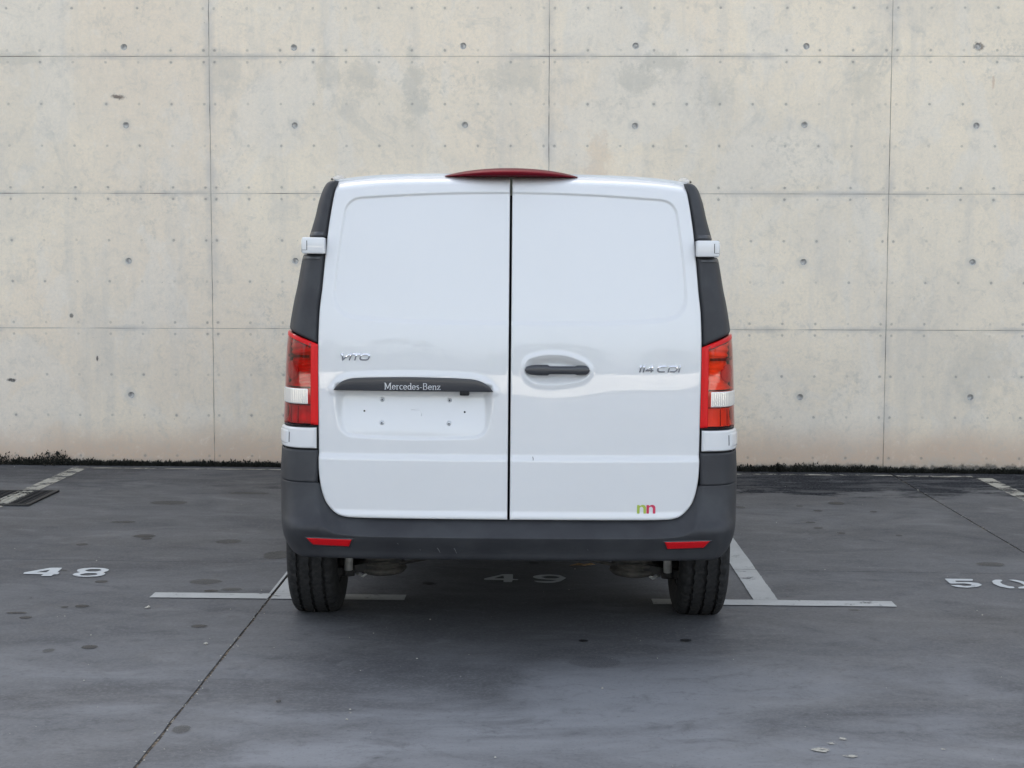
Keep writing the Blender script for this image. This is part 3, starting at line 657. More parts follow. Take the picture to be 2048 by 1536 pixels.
# ---- rear doors
PANEL = rounded([(-.628, 1.770), (-.3, 1.791), (0, 1.797), (.3, 1.791), (.628, 1.770), (.662, 1.52), (.674, 1.325), (.40, 1.303), (0, 1.303), (-.40, 1.303), (-.674, 1.325), (-.662, 1.52)], [.06, .2, .2, .2, .06, .2, .11, .2, .2, .2, .11, .2], 10)
PLATE = rounded([(-.672, 1.075), (-.668, .965), (-.640, .862), (-.34, .853), (-.088, .862), (-.060, .965), (-.056, 1.075)], [.02, .1, .10, .2, .10, .1, .02], 10)
GARN_T = spline([-.668, -.650, -.625, -.590, -.50, -.366, -.23, -.145, -.110, -.082, -.062], [1.044, 1.066, 1.082, 1.090, 1.094, 1.096, 1.094, 1.090, 1.082, 1.066, 1.044])
GARN = [(x, float(GARN_T(x))) for x in np.linspace(-.668, -.062, 60)]+[(-.062, 1.042), (-.668, 1.042)]
HREC = rounded([(.052, 1.115), (.062, 1.165), (.13, 1.184), (.22, 1.182), (.292, 1.150), (.308, 1.118), (.275, 1.086), (.18, 1.070), (.09, 1.074)], [.03, .04, .08, .08, .05, .04, .05, .08, .05], 8)
def door_outline():
    pts = [(float(E_(z)), z) for z in np.linspace(1.836, .83, 60)]
    pts += [(.727, .80), (.7265, .76), (.7245, .72), (.720, .685), (.7125, .650), (.7005, .618), (.684, .594), (.662, .574), (.640, .563), (.61, .5575), (.55, .556), (.3, .556), (.0045, .556)]
    pts += [(x, 1.868-.031*(x/.67)**4) for x in np.linspace(.0045, .668, 50)]
    return pts
DOOR_O = door_outline()
Edoor = spline([.556, .5575, .563, .574, .594, .618, .650, .685, .72, .76, .83, 1.209, 1.327, 1.43, 1.54, 1.64, 1.75, 1.84, 1.87], [.55, .61, .640, .662, .684, .7005, .7125, .720, .7245, .7265, .727, .730, .727, .717, .708, .699, .684, .668, .664])
def door_y(x, z, sgn):
    d = -sdf(np.abs(x), z, DOOR_O); d = np.clip(d, 0, 1)
    y = ys(x, z)
    r = .007; q = np.clip(1-d/r, 0, 1); y = y+r*(1-np.sqrt(1-q*q*.98))
    # roof edge rolls forward
    zt_ = 1.868-.031*(np.abs(x)/.67)**4; k = np.clip((z-(zt_-.045))/.045, 0, 1); y = y+.055*k**2.2
    pd = sdf(x, z, PANEL); wd = .0055+.006*ss(1.45, 1.33, z)
    y = y+.0085*ss(-1, 1, -pd/wd)
    y = y-.013*ss(.804, .777, z)*(1-ss(.70, .73, np.abs(x))*.0)
    y = y-.005*ss(.590, .566, z)
    y = y+.0006*np.sin(5.2*x+1.1)*np.sin(6.3*z+.6)+.0003*np.sin(13*x+2.0*z)*np.sin(9*z+1)
    if sgn < 0:
        dd = sdf(x, z, PLATE); w_ = .012+.030*ss(.84, 1.04, z)
        y = y+(.010+.026*ss(.86, 1.03, z))*ss(0, 1, -dd/w_)
        gd = sdf(x, z, GARN); y = y-.007*ss(.026, .004, gd)
    else:
        hd = sdf(x, z, HREC); y = y+.022*ss(0, 1, -hd/.036)-.003*ss(.02, .0, hd)*ss(-.004, .0, hd)
    return y
def make_door(sgn):
    zs = np.concatenate([[.556, .5563, .5568, .5576, .559, .561, .5635, .5665, .570], np.linspace(.574, 1.0, 150)[0:], np.linspace(1.003, 1.868, 270)]); v = (zs-.556)/(1.868-.556)
    u = np.concatenate([[0, .002, .004, .006, .008], np.linspace(.012, .988, 200), [.992, .994, .996, .998, 1]])
    V_, U = np.meshgrid(v, u, indexing='ij')
    z = .556+V_*(1.868-.556); xe = Edoor(z); x = .0045+U*(xe-.0045)
    zt_ = 1.868-.031*(x/.67)**4; z = .556+V_*(zt_-.556); xe = Edoor(z); x = .0045+U*(xe-.0045)
    x = sgn*x
    A = np.stack([x, door_y(x, z, sgn), z], -1)
    return gridmesh('rear_door', A, M['white'], van, flip=(sgn < 0), rim=(0, .035, 0))
doorL = make_door(-1); doorR = make_door(1)
tag(doorL, 'left rear door with the number plate recess'); tag(doorR, 'right rear door with the black handle')

# garnish over the plate, lettering, camera, plate screws
U, V_ = np.meshgrid(np.linspace(-.668, -.062, 90), np.linspace(0, 1, 16), indexing='ij')
zb = 1.043; zt2 = GARN_T(U); Zg = zb+V_*(zt2-zb)
yb = ys(U, Zg)-.013-.006*np.sin(np.clip(V_, 0, 1)*math.pi*.5+.4)*ss(0, .03, np.minimum(U+.668, -.062-U))
ga = gridmesh('plate_garnish', np.stack([U, yb, Zg], -1), M['gloss_black'], doorL, rim=(0, .05, 0))
tube('reversing_camera', [(-.170, -.012, 1.046), (-.170, -.010, 1.030)], .010, M['void'], ga, 16)
box('camera_housing', (-.188, -.014, 1.028), (-.152, .03, 1.047), M['void'], ga, .004, 2)
for (x, z) in ((-.485, 1.006), (-.228, 1.006), (-.485, .919), (-.229, .919)):
    y0 = float(door_y(np.array([x]), np.array([z]), -1)[0])
    lathe('screw', [(.0001, -.006), (.0035, -.006), (.0045, -.004), (.0085, -.003), (.0095, .002)], M['silver'], doorL, 16, 'Y', (x, y0, z))
    lathe('screw_hole', [(.0001, -.0066), (.0028, -.0064)], M['void'], doorL, 10, 'Y', (x, y0, z))
for (x, z) in ((-.553, .962), (-.170, .962)):
    y0 = float(door_y(np.array([x]), np.array([z]), -1)[0])
    lathe('plate_hole', [(.0001, -.0008), (.004, -.0008)], M['void'], doorL, 10, 'Y', (x, y0, z))
# moulded mark in the middle of the plate field
mk = rounded([(-.385, .968), (-.34, .968), (-.34, .945), (-.385, .945)], .008, 4)
# letters --------------------------------------------------------------
def ribbon(paths, tw, tn, thick, xf, sub=0, edge=.45):
    vs = []; fs = []; lay = 0
    for P in paths:
        P = [Vector((a, b)) for a, b in P]
        Q = [P[0]]
        for a, b in zip(P[:-1], P[1:]):
            k = max(1, int((b-a).length/sub)) if sub else 1
            Q += [a+(b-a)*(i+1)/k for i in range(k)]
        P = Q; n_ = len(P); L = []; R = []
        closed = (P[0]-P[-1]).length < 1e-6
        if closed: P = P[:-1]; n_ -= 1
        for i in range(n_):
            a = P[(i-1) % n_] if (closed or i > 0) else None; b = P[(i+1) % n_] if (closed or i < n_-1) else None
            d1 = (P[i]-a).normalized() if a is not None else None; d2 = (b-P[i]).normalized() if b is not None else None
            d = (d1+d2) if (d1 is not None and d2 is not None) else (d1 or d2)
            d = d.normalized() if d.length > 1e-6 else d1
            nrm = Vector((-d.y, d.x)); k = 1.0
            if d1 is not None and d2 is not None: k = min(1.6, 1/max(.5, nrm.dot(Vector((-d1.y, d1.x)))))
            o = Vector((nrm.x*tw/2, nrm.y*tn/2))*k; L.append(P[i]+o); R.append(P[i]-o)
        base = len(vs); lay += 1; h = thick+lay*.00004
        for i in range(n_):
            mq = (L[i]+R[i])/2
            for q, hh in ((L[i], h*edge), (mq, h), (R[i], h*edge), (L[i], -.001), (R[i], -.001)): vs.append(xf(q.x, q.y, hh))
        for i in range(n_ if closed else n_-1):
            a = base+5*i; b = base+5*((i+1) % n_)
            fs += [(a, b, b+1, a+1), (a+1, b+1, b+2, a+2), (a, a+3, b+3, b), (a+2, b+2, b+4, a+4)]
        if not closed:
            a = base; b = base+5*(n_-1); fs += [(a, a+1, a+2, a+4, a+3), (b, b+3, b+4, b+2, b+1)]
    return vs, fs
def rrect(x0, y0, x1, y1, r, n=4):
    L = rounded([(x0, y0), (x1, y0), (x1, y1), (x0, y1)], r, n); return L+[L[0]]
def badge(name, letters, x0, z0, h, tw, shear, mat, parent, dy, thick=.0085, tn=None):
    def xf(a, b, hh):
        x = x0+(a+shear*b)*h; z = z0+b*h
        if hh > 0: hh = hh*(.10+.90*max(0.0, 1-(abs(b-.74)/(.80 if b < .74 else .36))**1.5))
        return (x, float(ys(x, z))-hh+dy, z)
    vs, fs = ribbon(letters, tw, tn or tw, thick, xf, .12, .92)
    return pymesh(name, vs, fs, mat, parent, smooth=False)
def sh(L, dx): return [[(a+dx, b) for a, b in q] for q in L]
Vv = [[(.0, .9), (.22, .9), (.52, .08), (1.28, .92)]]
Ii = [[(.08, 0), (.08, 1)]]
Tt = [[(.0, .9), (1.15, .9)], [(.55, .82), (.55, 0)]]
Oo = [rrect(.1, .1, 1.35, .9, .38)]
vito = sh(Vv, 0)+sh(Ii, 1.42)+sh(Tt, 1.72)+sh(Oo, 2.85)
badge('model_badge', vito, -.648, 1.156, .0265, .22, .30, M['chrome'], doorL, -.0005)
One = [[(.0, .84), (.22, .9), (.22, 0)]]
Four = [[(1.15, .26), (.05, .26), (.85, .92), (.85, .0)]]
Cc = [[(1.25, .9), (.45, .9), (.15, .75), (.1, .5), (.15, .25), (.4, .1), (1.2, .1)]]
Dd = [[(.35, .1), (1.0, .1), (1.25, .3), (1.28, .6), (1.05, .9), (.1, .9), (.1, .0)]]
cdi = sh(One, 0)+sh(One, .50)+sh(Four, .98)+sh(Cc, 2.6)+sh(Dd, 4.2)+sh(Ii, 5.75)
badge('engine_badge', cdi, .487, 1.120, .0265, .20, .22, M['chrome'], doorR, -.0005)
def arc(cx, cy, rx, ry, a0, a1, n=14): return [(cx+rx*math.cos(math.radians(a0+(a1-a0)*i/n)), cy+ry*math.sin(math.radians(a0+(a1-a0)*i/n))) for i in range(n+1)]
def serif(x, y, w=.20): return [(x-w/2, y), (x+w/2, y)]
GL = {'M': (1.08, [[(.16, 0), (.16, 1)], [(.18, .97), (.50, .12)], [(.50, .12), (.84, .97)], [(.88, 0), (.88, 1)], serif(.16, .02, .26), serif(.88, .02, .30), serif(.10, .98, .2), serif(.94, .98, .2)]),
      'e': (.60, [arc(.29, .33, .21, .31, 0, 335), [(.09, .36), (.50, .36)]]),
      'r': (.46, [[(.14, 0), (.14, .64)], [(.15, .46), (.24, .60), (.40, .60)], serif(.15, .02, .24), serif(.09, .63, .12)]),
      'c': (.54, [arc(.29, .33, .21, .31, 45, 320)]),
      'd': (.64, [arc(.29, .33, .20, .31, 0, 360), [(.50, 0), (.50, 1)], serif(.45, .98, .14), serif(.55, .02, .14)]),
      's': (.48, [[(.38, .56), (.28, .64), (.16, .60), (.10, .50), (.16, .40), (.30, .32), (.38, .22), (.34, .08), (.22, .02), (.08, .10)]]),
      '-': (.42, [[(.06, .33), (.34, .33)]]),
      'B': (.78, [[(.16, 0), (.16, 1)], [(.10, .97), (.44, .97), (.58, .86), (.58, .66), (.44, .54), (.18, .54)], [(.44, .54), (.62, .42), (.64, .18), (.48, .03), (.08, .03)]]),
      'n': (.66, [[(.14, 0), (.14, .64)], [(.16, .48), (.28, .62), (.42, .62), (.50, .50), (.50, 0)], serif(.14, .02, .22), serif(.50, .02, .22), serif(.09, .63, .12)]),
      'z': (.54, [[(.08, .62), (.44, .62), (.08, .04), (.46, .04)], [(.10, .63), (.08, .50)], [(.46, .03), (.47, .16)]])}
adv = 0; let = []
for ch in 'Mercedes-Benz':
    w_, st = GL[ch]; let += sh(st, adv); adv += w_
hM = .214/adv
def xfM(a, b, hh):
    x = -.474+a*hM; z = 1.049+b*hM*.93; zt3 = float(GARN_T(x)); v_ = (z-1.043)/(zt3-1.043)
    y = float(ys(x, z))-.013-.006*math.sin(v_*math.pi*.5+.4)
    return (x, y-.0006-hh, z)
vs, fs = ribbon(let, .125, .075, .0005, xfM); pymesh('maker_lettering', vs, fs, M['silver'], ga, smooth=False)
# nn sticker low on the right door
def n_shape(x0, z0, w_, h_):
    t = w_*.29
    return [(x0, z0), (x0+t, z0), (x0+t, z0+h_*.62), (x0+t*1.3, z0+h_*.76), (x0+w_*.56, z0+h_*.78), (x0+w_-t, z0+h_*.62), (x0+w_-t, z0), (x0+w_, z0), (x0+w_, z0+h_*.70), (x0+w_*.88, z0+h_*.92), (x0+w_*.66, z0+h_), (x0+w_*.45, z0+h_*.95), (x0+t, z0+h_*.85), (x0+t, z0+h_*.97), (x0, z0+h_*.97)]
stk = bpy.data.objects.new('sticker', None); COL.objects.link(stk); stk.parent = doorR
for k, (xx, mt) in enumerate(((.489, 'green'), (.525, 'crimson'))):
    L = rounded(n_shape(xx, .582, .0345, .034), .002, 3)
    poly_sheet('sticker_letter', [L], M[mt], stk, 0, lambda x, y, h: Vector((x, float(door_y(np.array([x]), np.array([y]), 1)[0])-.0008, y)))
# moulded half-frame mark inside the plate field
A = [(x, z) for x, z in [(-.375, .969), (-.345, .969), (-.337, .966), (-.334, .958), (-.335, .946)]]
vs, fs = ribbon([A], .0022, .0022, .0008, lambda a, b, hh: (a, float(door_y(np.array([a]), np.array([b]), -1)[0])-hh, b)); pymesh('moulded_mark', vs, fs, M['white'], doorL)

vs, fs = ribbon([[(.090, .797), (.092, .790), (.0915, .784)]], .0022, .0022, .0003, lambda a, b, hh: (a, float(door_y(np.array([a]), np.array([b]), 1)[0])-max(hh, 0)-.0002, b)); pymesh('paint_chip', vs, fs, M['void'], doorR)
# door handle: grip bar bridging its bowl
xs = np.linspace(.058, .302, 70); hz = spline([.058, .066, .085, .12, .142, .152, .245, .257, .285, .297, .302], [.003, .013, .0185, .0205, .0205, .0155, .0155, .0185, .018, .012, .003])
A = np.zeros((len(xs), 20, 3))
for i, x in enumerate(xs):
    h_ = float(hz(x)); yc = float(ys(x, 1.127))-.004-.010*math.sin((x-.058)/.244*math.pi)
    for k in range(20):
        a = 2*math.pi*k/20; c_, s_ = math.cos(a), math.sin(a)
        A[i, k] = (x, yc+.013*math.copysign(abs(c_)**.7, c_), 1.127+h_*math.copysign(abs(s_)**.6, s_))
hd = gridmesh('door_handle', A, M['gloss_black'], doorR, cv=True)
for x in (.075, .282): box('handle_foot', (x-.014, .0, 1.114), (x+.014, .036, 1.140), M['gloss_black'], hd, .005)
box('lock_seam', (.1185, -.0165, 1.109), (.1197, .0, 1.146), M['void'], hd)

# ---- corner pieces on both sides
for sg in (-1, 1):
    fl = sg < 0
    def corner(name, za, zb_, t0, t1, off, mat, parent=van, nt=26, nz=40, rim=.02, zlo=None, zhi=None, roundr=.004):
        Tt_, Vz = np.meshgrid(np.linspace(t0, t1, nt), np.linspace(0, 1, nz), indexing='ij')
        lo = za if zlo is None else zlo(Tt_); hi = zb_ if zhi is None else zhi(Tt_)
        z = lo+Vz*(hi-lo)
        ez = np.minimum(z-lo, hi-z); ex = np.minimum((Tt_-t0), (t1-Tt_)+.5)*.2
        e_ = np.minimum(ez, ex); q = np.clip(1-e_/roundr, 0, 1); o_ = off-roundr*(1-np.sqrt(1-q*q*.98))
        if callable(off): o_ = off(Tt_, z)-roundr*(1-np.sqrt(1-q*q*.98))
        A = C(Tt_, z, 0)
        a = np.clip(Tt_, 0, 1)**1.5*math.pi/2
        A[..., 0] += o_*np.sin(a); A[..., 1] += -o_*np.cos(a); A[..., 0] *= sg
        return gridmesh(name, A, mat, parent, flip=fl, rim=(-sg*.010, rim, 0))
    lamp_top = lambda t: 1.214+.050*np.sin(np.clip(t, 0, 1)*math.pi/2)
    # black pillar trims
    up_ = corner('pillar_trim', 1.622, 1.839, .02, .86, .001, M['plastic'])
    lo_ = corner('pillar_trim', None, None, .02, .86, .001, M['plastic'], zlo=lambda t: lamp_top(t)+.006, zhi=lambda t: 1.556+0*t)
    # shallow pocket lips above and below the upper hinge
    corner('hinge_pocket', 1.628, 1.642, .10, .62, .003, M['gloss_black'], up_, nt=14, nz=8, rim=.006, roundr=.002)
    corner('hinge_pocket', 1.537, 1.550, .10, .66, .003, M['gloss_black'], lo_, nt=14, nz=8, rim=.006, roundr=.002)
    # tail lamp
    lamp = bpy.data.objects.new('tail_light', None); COL.objects.link(lamp); lamp.parent = van
    corner('housing', None, None, .03, .95, -.040, M['void'], lamp, zlo=lambda t: .901+0*t, zhi=lambda t: lamp_top(t)+.003, rim=.03)
    for (z0_, z1_, kind) in ((1.052, None, 0), (.912, .982, 1)):
        Tt_, Vz = np.meshgrid(np.linspace(.10, .90, 60), np.linspace(0, 1, 80), indexing='ij')
        hi = (lamp_top(Tt_)-.022 if z1_ is None else z1_); z = z0_+Vz*(hi-z0_); A = C(Tt_, z, 0)
        if kind == 0:
            cz = 1.118; dd = np.hypot((Tt_-.60)*.13, (z-cz)*.9); bowl = .017*np.exp(-(dd/.030)**6)
            o_ = -.008-.018*np.clip(np.sin(Vz*math.pi), 0, 1)**.4+bowl+.0028*np.sin(z*260+Tt_*5)+.007*ss(1.165, 1.178, z)
        else:
            o_ = -.006-.014*np.clip(np.sin(Vz*math.pi), 0, 1)**.4+.004*np.abs(np.sin(Tt_*13))
        a = Tt_**1.5*math.pi/2; A[..., 0] += o_*np.sin(a); A[..., 1] -= o_*np.cos(a); A[..., 0] *= sg
        gridmesh('reflector', A, M['mirror'] if fl else M['mirror_lit'], lamp, flip=fl)
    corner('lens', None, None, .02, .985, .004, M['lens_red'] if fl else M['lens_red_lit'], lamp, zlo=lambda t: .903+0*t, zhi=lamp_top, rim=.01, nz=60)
    Ra, Th = np.meshgrid(np.linspace(.02, 1, 12), np.linspace(0, 2*math.pi, 33), indexing='ij')
    tb = np.clip(.66+.26*Ra*np.cos(Th), .1, .97); zb3 = 1.112+.036*Ra*np.sin(Th); A = C(tb, zb3, 0); o_ = -.012+.012*np.sqrt(np.clip(1-Ra**2, 0, 1)); a = tb**1.5*math.pi/2
    A[..., 0] += o_*np.sin(a); A[..., 1] -= o_*np.cos(a); A[..., 0] *= sg
    gridmesh('bulb_cover', A, M['crimson_lens'], lamp, flip=not fl)
    Tb2, Vb = np.meshgrid(np.linspace(.14, .92, 24), np.linspace(0, 1, 8), indexing='ij'); zb4 = 1.163+.010*Vb; A = C(Tb2, zb4, 0); o_ = -.001+0*Vb; a = Tb2**1.5*math.pi/2
    A[..., 0] += o_*np.sin(a); A[..., 1] -= o_*np.cos(a); A[..., 0] *= sg
    gridmesh('divider', A, M['red_dark'], lamp, flip=fl)
    for t_ in (.36, .52, .68):
        Tb2, Vb = np.meshgrid(np.linspace(t_, t_+.018, 4), np.linspace(.915, .978, 8), indexing='ij'); A = C(Tb2, Vb, 0); a = Tb2**1.5*math.pi/2
        A[..., 0] += -.001*np.sin(a); A[..., 1] -= -.001*np.cos(a); A[..., 0] *= sg
        gridmesh('divider', A, M['red_dark'], lamp, flip=fl)
    corner('light_guide', None, None, .025, .115, .0048, M['red'], lamp, nt=8, zlo=lambda t: .908+0*t, zhi=lambda t: lamp_top(t)-.002, rim=.004, roundr=.002)
    corner('light_guide', None, None, .13, .93, .0048, M['red'], lamp, nt=20, nz=8, zlo=lambda t: lamp_top(t)-.018, zhi=lambda t: lamp_top(t)-.002, rim=.004, roundr=.002)
    rv = corner('reverse_lens', .986, 1.047, .16, .86, .0055, M['mirror'], lamp, nt=30, nz=16, rim=.004, roundr=.003)
    Tt_, Vz = np.meshgrid(np.linspace(.19, .83, 110), np.linspace(.991, 1.042, 10), indexing='ij'); A = C(Tt_, Vz, 0); o_ = .0068+.0012*np.sin(Tt_*150)
    a = Tt_**1.5*math.pi/2; A[..., 0] += o_*np.sin(a); A[..., 1] -= o_*np.cos(a); A[..., 0] *= sg
    gridmesh('ribbed_glass', A, M['ribbed'] if 'ribbed' in M else M.setdefault('ribbed', simple('ribbed_clear_lens', (.62, .62, .60), .12, metal=.35, coat=1.0)), rv, flip=fl)
    # hinges
    hx0, hx1 = .706, .792
    hg = box('hinge', (min(sg*hx0, sg*hx1), .052, 1.558), (max(sg*hx0, sg*hx1), .19, 1.620), M['white'], van, .006, 3)
    tube('knuckle', [(sg*.788, .094, 1.565), (sg*.788, .094, 1.612)], .0115, M['white'], hg, 16)
    box('hinge_slot', (min(sg*.7715, sg*.774), .0512, 1.572), (max(sg*.7715, sg*.774), .0535, 1.608), M['void'], hg)
    box('hinge_slot', (min(sg*.7744, sg*.7905), .0512, 1.5715), (max(sg*.7744, sg*.7905), .0535, 1.5728), M['void'], hg)
    lh = corner('hinge', .818, .897, .02, .80, .010, M['white'], rim=.03, roundr=.007)
    kn = corner('knuckle', .830, .886, .54, .84, .0125, M['white'], lh, nt=16, nz=20, rim=.02, roundr=.007)
    corner('hinge_slot', .838, .878, .512, .527, .0106, M['void'], lh, nt=4, nz=6, rim=.002, roundr=.0005)
    corner('hinge_seat', .812, .902, .0, .97, .0005, M['void'], van, rim=.03)
    # bumper corner covers
    Tt_, Vz = np.meshgrid(np.linspace(.03, 1.14, 34), np.linspace(.692, .811, 26), indexing='ij')

# ---- rear bumper
Wb_ = spline([.38, .395, .415, .45, .50, .60, .70, .82], [.815, .845, .872, .893, .905, .911, .913, .908]); Wb0_ = Wb_
def Wb_(z): return Wb0_(z)-.016
ob_ = spline([.398, .404, .412, .43, .500, .520, .535, .56, .62, .69, .75, .82], [.012, .024, .031, .039, .078, .083, .078, .058, .034, .019, .013, .010])
def bump_pt(xq, t, z, d):
    """xq: |x| on the back face for t<=0; t>0 runs round the corner"""
    o = ob_(z); lim = .0015+np.clip(d, 0, None)*1.35; o = np.minimum(o, lim)
    o = o-.004*np.exp(-np.clip(d, 0, None)/.004)*0
    if t <= 0:
        return (xq, float(ys(xq, max(z, .5)))-o, z)
    e = .7305; w = float(Wb_(z)); y0 = float(ys(e, .6)); a = min(t, 1)**1.5*math.pi/2
    x = e+(w-e)*math.sin(a)**CP; y = y0+(YC-y0)*(1-max(0, math.cos(a))**CP); ext = max(t-1, 0)
    if ext > 0: y += ext; x = w+(.955-w)*float(ss(0, 1, (y-YC)/.9))
    o2 = o*math.cos(a)
    return (x+.004*math.sin(a), y-o2, z)
def arch_z(y):            # lower edge of the flank part follows the wheel arch
    dy = y-AX_R; return .36+math.sqrt(max(0.0, .415**2-dy*dy)) if abs(dy) < .415 else .0
cols = []
def col(top, t_of, n=46):
    zt_ = top[1]; L = []
    return L
outline_r = [(x, .556) for x in np.linspace(0, .55, 30)]+[(.58, .5565), (.61, .5575), (.640, .563), (.662, .574), (.684, .594), (.7005, .618), (.7125, .650), (.720, .685)]
NV = 60
vv = np.concatenate([np.linspace(0, .25, 22)[:-1], np.linspace(.25, 1, NV-21)])
def bumper_columns():
    out = []
    O = np.array(outline_r+[(.7245, .72), (.7265, .76), (.727, .82)])
    tt = np.linspace(0, len(O)-1, 700); O = np.stack([np.interp(tt, np.arange(len(O)), O[:, 0]), np.interp(tt, np.arange(len(O)), O[:, 1])], -1)
    def dist(x, z):
        return float(np.min(np.hypot(O[:, 0]-x, O[:, 1]-z)))
    for (x, zt_) in outline_r:
        c = []
        xb = x*(1+.0) if x < .55 else .55+(x-.55)*1.0
        for v in vv:
            z = (zt_-.003)+(.400-(zt_-.003))*v
            xx = x+(.0 if zt_ < .57 else 0)
            d = abs((zt_-.003)-z) if x < .56 else min(dist(xx, z), 9)
            c.append(bump_pt(xx, 0, z, max(0, d-.0005)))
        # roll the bottom edge under
        c.append((c[-1][0], c[-1][1]+.03, c[-1][2]+.002)); c.append((c[-1][0], c[-1][1]+.10, c[-1][2]+.03))
        out.append(c)
    for t in np.concatenate([np.linspace(.02, 1, 34), np.linspace(1.02, 1.24, 8)]):
        c = []; ytmp = bump_pt(0, t, .6, 1)[1]; zl = max(.400, arch_z(ytmp))
        for v in vv:
            z = .688+(zl-.688)*v; xx = bump_pt(0, t, z, 9)[0]; d = dist(xx, z)
            c.append(bump_pt(0, t, z, d))
        p = c[-1]; c.append((p[0]-.02*min(1, t), p[1]+.03*max(0, 1-t), p[2]+.004)); p = c[-1]; c.append((p[0]-.06*min(1, t), p[1]+.08*max(0, 1-t), p[2]+.03))
        out.append(c)
    return out
bc = np.array(bumper_columns())
fullb = np.concatenate([bc[::-1]*np.array([-1, 1, 1]), bc[1:]], 0)
bumper = gridmesh('bumper', fullb, M['plastic'], van, rim=(0, .02, 0))
for sg in (-1, 1):
    A = np.zeros((36, 26, 3)); ts = np.concatenate([np.linspace(.0, 1, 28), np.linspace(1.03, 1.24, 8)])
    for i, t in enumerate(ts):
        for j, z in enumerate(np.linspace(.6895, .811, 26)):
            xx = bump_pt(0, max(t, 1e-4), z, 9)[0]; d = max(0, xx-.727)
            p = bump_pt(0, max(t, 1e-4), z, d); e_ = min(z-.6895, .811-z); q = max(0, 1-e_/.003)
            p = (p[0]-.002*q*q*min(1, t), p[1]+.002*q*q*max(0, 1-t), p[2])
            # recessed ledge under the hinge
            k = float(ss(.806, .795, z)*ss(.772, .790, z))*(1 if .1 < t < .8 else 0)*.0
            A[i, j] = (sg*p[0], p[1]+k, p[2])
    gridmesh('bumper_corner_cover', A, M['plastic'], bumper, flip=(sg < 0), rim=(0, .015, 0))
    # reflectors let into the lower face
    def on_b(x, z, off):
        if x < .727: p = bump_pt(x, 0, z, 9)
        else:
            lo_t, hi_t = 0.0001, 1
            for _ in range(30):
                mt = (lo_t+hi_t)/2
                if bump_pt(0, mt, z, 9)[0] < x: lo_t = mt
                else: hi_t = mt
            p = bump_pt(0, lo_t, z, 9)
        return Vector((sg*p[0], p[1]-off, p[2]))
    for nm, grow, off, mt in (('reflector_bezel', .007, .0012, 'gloss_black'), ('reflector', .0, .0034, 'reflex')):
        tl, tr, br, bl = (.592-grow, .482+grow*.7), (.764+grow*1.3, .484+grow*.6), (.742+grow*.6, .456-grow*.7), (.604-grow*.6, .453-grow*.7)
        A = np.zeros((22, 8, 3))
        for i in range(22):
            for j in range(8):
                a, b = i/21, j/7
                x = (1-a)*(1-b)*bl[0]+a*(1-b)*br[0]+(1-a)*b*tl[0]+a*b*tr[0]; z = (1-a)*(1-b)*bl[1]+a*(1-b)*br[1]+(1-a)*b*tl[1]+a*b*tr[1]
                A[i, j] = on_b(x, z, off)
        gridmesh(nm, A, M[mt], bumper, flip=(sg < 0), rim=(0, .012, 0))

for (xa, za, xb, zb2) in ((-.268, .452, -.258, .432), (-.205, .452, -.196, .430), (-.335, .446, -.333, .441), (.300, .452, .302, .446), (-.42, .470, -.415, .466)):
    vs, fs = ribbon([[(xa, za), ((xa+xb)/2+.001, (za+zb2)/2), (xb, zb2)]], .0016, .0016, .0003, lambda a, b, hh: (a, bump_pt(abs(a), 0, b, 9)[1]-max(hh, 0)-.0002, b))
    pymesh('scuff', vs, fs, M['scuff'], bumper)
# ---- high brake lamp across the roof edge
bx = np.linspace(-.256, .256, 60); A = np.zeros((60, 12, 3))
for i, x in enumerate(bx):
    k = max(0.0, 1-(x/.256)**2); top = 1.866+.025*k**.85; bot = 1.8605
    zs_ = 1.868-.031*(abs(x)/.67)**4
    for j in range(12):
        v = j/11; z = bot+v*(max(top, bot+.003)-bot)
        A[i, j] = (x, .075+.10*(1-k)**1.2-.012*math.sin(v*math.pi)*k+.05*v*v, z)
bl = gridmesh('high_brake_light', A, M['red_dark'], van, rim=(0, .10, -.002))
A2 = A[8:52, 4:9].copy(); A2[..., 1] -= .0015
gridmesh('diode_strip', A2, M['red_mid'], bl)

# ---- wheels
def make_tyre(name, parent):
    R0, W2 = R_T, .1065; nth = 360
    base = [(-.070, .205), (-.088, .212), (-.104, .245), (-W2, .268), (-.105, .295), (-.098, .315), (-.090, .326), (-.083, .3315)]
    tread = [-.078, -.0605, -.0595, -.0475, -.0465, -.0265, -.007, -.006, .006, .007, .0265, .0465, .0475, .0595, .0605, .078]
    A = []
    for i in range(nth):
        th = 2*math.pi*i/nth; zz = .0016*(1 if (i//4) % 2 else -1); row = []
        for x, r in base: row.append((x, r-(.004 if (x > -.1 and r > .32 and (i//3) % 3 == 0) else 0)))
        for k, x in enumerate(tread):
            r = R0-.0045*(x/.08)**2; gr = k in (2, 3, 7, 8, 12, 13)
            sh_ = zz if 1 <= k <= len(tread)-2 and k not in (5, 10) else 0
            if gr: r -= .013
            if k in (5, 10) and (i % 6) == 0: r -= .002
            if k in (0, len(tread)-1) and (i//3) % 3 == 0: r -= .004
            row.append((x+sh_, r))
        for x, r in base[::-1]: row.append((-x, r-(.004 if (x > -.1 and r > .32 and (i//3) % 3 == 0) else 0)))
        pts = []
        for x, r in row:
            y, z = r*math.sin(th), -r*math.cos(th)
            fl_ = -(R_T-.012)
            if z < fl_: z = fl_; x *= 1.02
            pts.append((x, y, z))
        A.append(pts)
    o = gridmesh(name, np.array(A), M['rubber'], parent, cu=True, flip=True)
    o.data.set_sharp_from_angle(angle=math.radians(32))
    return o
tm = None
